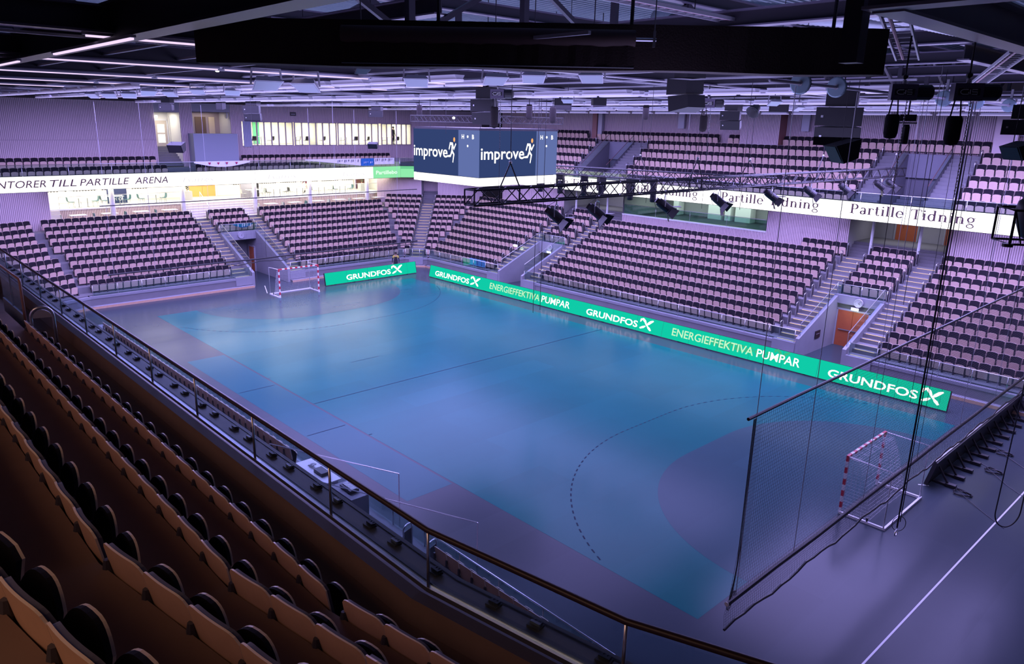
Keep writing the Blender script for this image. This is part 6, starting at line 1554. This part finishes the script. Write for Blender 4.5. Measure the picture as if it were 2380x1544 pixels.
for i, (a, b_) in enumerate((((26.6, -5.2, 1.85), (31.2, -3.2, 1.85)), ((29.0, -5.6, 1.75), (34.8, -3.1, 1.70)))):
    b = MB(); b.tube([a, b_], .02, M_STEEL, 6); b.tube([b_, (b_[0], b_[1], .0 if i else .0)], .018, M_STEEL, 6); b.tube([a, (a[0], a[1], .84)], .018, M_STEEL, 6); tag(b.build('gate_bar'), 'thin steel gate bar over the bench area, %s' % ('near the scorers table' if i == 0 else 'reaching over the court edge'), 'rail')

# ================================================================ PEOPLE
def person(label, loc, rz, joints, cols, hair=(.02, .015, .012), scale=1):
    """joints: name -> (x,y,z,r); cols: function(z, name) giving material"""
    t = thing('person', label, 'person', loc, rz)
    J = dict(joints); names = list(J); E_ = [('pelvis', 'waist'), ('waist', 'chest'), ('chest', 'neck'), ('neck', 'jaw'), ('jaw', 'head'), ('chest', 'sh_l'), ('chest', 'sh_r'), ('sh_l', 'el_l'), ('sh_r', 'el_r'), ('el_l', 'wr_l'), ('el_r', 'wr_r'), ('wr_l', 'ha_l'), ('wr_r', 'ha_r'),
          ('pelvis', 'hip_l'), ('pelvis', 'hip_r'), ('hip_l', 'kn_l'), ('hip_r', 'kn_r'), ('kn_l', 'an_l'), ('kn_r', 'an_r'), ('an_l', 'to_l'), ('an_r', 'to_r')]
    me = bpy.data.meshes.new('body'); me.from_pydata([J[n][:3] for n in names], [(names.index(a), names.index(b)) for a, b in E_], [])
    o = bpy.data.objects.new('body', me); COL.objects.link(o)
    sk = o.modifiers.new('skin', 'SKIN'); sk.use_smooth_shade = True
    for i, n in enumerate(names): me.skin_vertices[0].data[i].radius = (J[n][3], J[n][3]*(.72 if n in ('chest', 'waist', 'pelvis') else 1)); me.skin_vertices[0].data[i].use_root = (n == 'pelvis')
    o.modifiers.new('sub', 'SUBSURF').levels = 2; o.modifiers['sub'].render_levels = 2
    bpy.context.view_layer.update(); dg = bpy.context.evaluated_depsgraph_get(); m2 = bpy.data.meshes.new_from_object(o.evaluated_get(dg)); o.modifiers.clear(); o.data = m2
    ms = []; m2.materials.clear()
    P = [Vector(J[n][:3]) for n in names]
    for pl in m2.polygons:
        k = min(range(len(names)), key=lambda i: (P[i]-pl.center).length); m = cols(pl.center, names[k])
        if m not in ms: ms.append(m); m2.materials.append(m)
        pl.material_index = ms.index(m)
    o.parent = t
    h = Vector(J['head'][:3]); b = MB(); b.lathe([(.0, .125), (.06, .115), (.098, .06), (.104, .0), (.095, -.04)], mat('hair_dark', hair, .7), c=(h.x, h.y-.012, h.z+.005), n=14); b.build('hair', t, smooth=True)
    b = MB()
    for s in (-1, 1): b.lathe([(.0, -.012), (.012, 0), (.0, .012)], M_BLACK, c=(h.x+s*.035, h.y+.092, h.z+.005), n=6)
    b.lathe([(.0, -.02), (.014, -.014), (.0, .025)], mat('skin', (.45, .28, .20), .6), c=(h.x, h.y+.105, h.z-.03), n=6); b.bb(h.x-.025, h.x+.025, h.y+.085, h.y+.095, h.z-.072, h.z-.062, mat('lips', (.30, .12, .10), .6)); b.build('face', t)
    b = MB()
    for s, w_ in ((-1, 'ha_l'), (1, 'ha_r')):
        p = Vector(J[w_][:3])
        for k in range(4): b.tube([p+Vector(((k-1.5)*.018, .01, -.02)), p+Vector(((k-1.5)*.019, .025, -.07+.006*abs(k-1.5))), p+Vector(((k-1.5)*.018, .045, -.10+.008*abs(k-1.5)))], [.010, .009, .007], mat('skin', (.45, .28, .20), .6), 6)
        b.tube([p+Vector((-s*.03, .01, .01)), p+Vector((-s*.05, .035, -.03)), p+Vector((-s*.045, .05, -.055))], [.011, .010, .008], mat('skin', (.45, .28, .20), .6), 6)
    b.build('fingers', t)
    return t
STAND = {'pelvis': (0, 0, .95, .15), 'waist': (0, 0, 1.10, .14), 'chest': (0, 0, 1.34, .17), 'neck': (0, .0, 1.50, .06), 'jaw': (0, .02, 1.57, .07), 'head': (0, .02, 1.65, .10), 'sh_l': (-.19, 0, 1.42, .075), 'sh_r': (.19, 0, 1.42, .075),
         'el_l': (-.27, -.02, 1.14, .05), 'el_r': (.27, -.02, 1.14, .05), 'wr_l': (-.28, .07, .90, .034), 'wr_r': (.28, .07, .90, .034), 'ha_l': (-.28, .09, .83, .040), 'ha_r': (.28, .09, .83, .040), 'hip_l': (-.10, 0, .88, .11), 'hip_r': (.10, 0, .88, .11),
         'kn_l': (-.11, .02, .48, .070), 'kn_r': (.11, .02, .48, .070), 'an_l': (-.11, -.02, .09, .048), 'an_r': (.11, -.02, .09, .048), 'to_l': (-.12, .14, .04, .042), 'to_r': (.12, .14, .04, .042)}
WALK = dict(STAND); WALK.update({'kn_l': (-.10, .22, .50, .07), 'an_l': (-.10, .30, .10, .048), 'to_l': (-.10, .46, .06, .042), 'kn_r': (.10, -.08, .47, .07), 'an_r': (.10, -.38, .16, .048), 'to_r': (.10, -.26, .05, .042), 'el_l': (-.26, -.12, 1.15, .05), 'wr_l': (-.26, -.02, .92, .034), 'ha_l': (-.26, .02, .85, .04), 'el_r': (.26, .08, 1.15, .05), 'wr_r': (.26, .26, .98, .034), 'ha_r': (.26, .33, .95, .04)})
M_SKIN = mat('skin', (.45, .28, .20), .6); M_DARKC = mat('dark_clothes', (.015, .015, .02), .8); M_YEL = mat('yellow_jersey', (.55, .45, .08), .8); M_JEANS = mat('dark_trousers', (.02, .02, .035), .8)
def c_far(c, n):
    if n in ('head', 'jaw', 'neck') or n.startswith('ha_'): return M_SKIN
    if c.z > 1.36 or n in ('sh_l', 'sh_r') : return M_YEL
    return M_DARKC if c.z > .9 else M_JEANS
person('person in a black top with yellow shoulders standing behind the shorter green board', (-2.6, 20.25, 0), -PI/2-.6, STAND, c_far)
M_MAR = mat('maroon_top', (.10, .02, .04), .8); M_BEIGE = mat('beige_trousers', (.45, .35, .30), .8)
person('person in a dark top walking through the bright lounge past the white pillar', (-17.9, 20.6, 5.4), PI, WALK, lambda c, n: M_SKIN if n in ('head', 'jaw', 'neck') or n.startswith('ha_') else (M_MAR if c.z > .95 else (M_BEIGE if c.z > .3 else M_DARKC)))
person('person in dark clothes standing behind the lit window next to the video cube', (-15.3, 29.0, 10.03), -1.2, STAND, lambda c, n: M_SKIN if n in ('head', 'jaw', 'neck') or n.startswith('ha_') else M_DARKC)
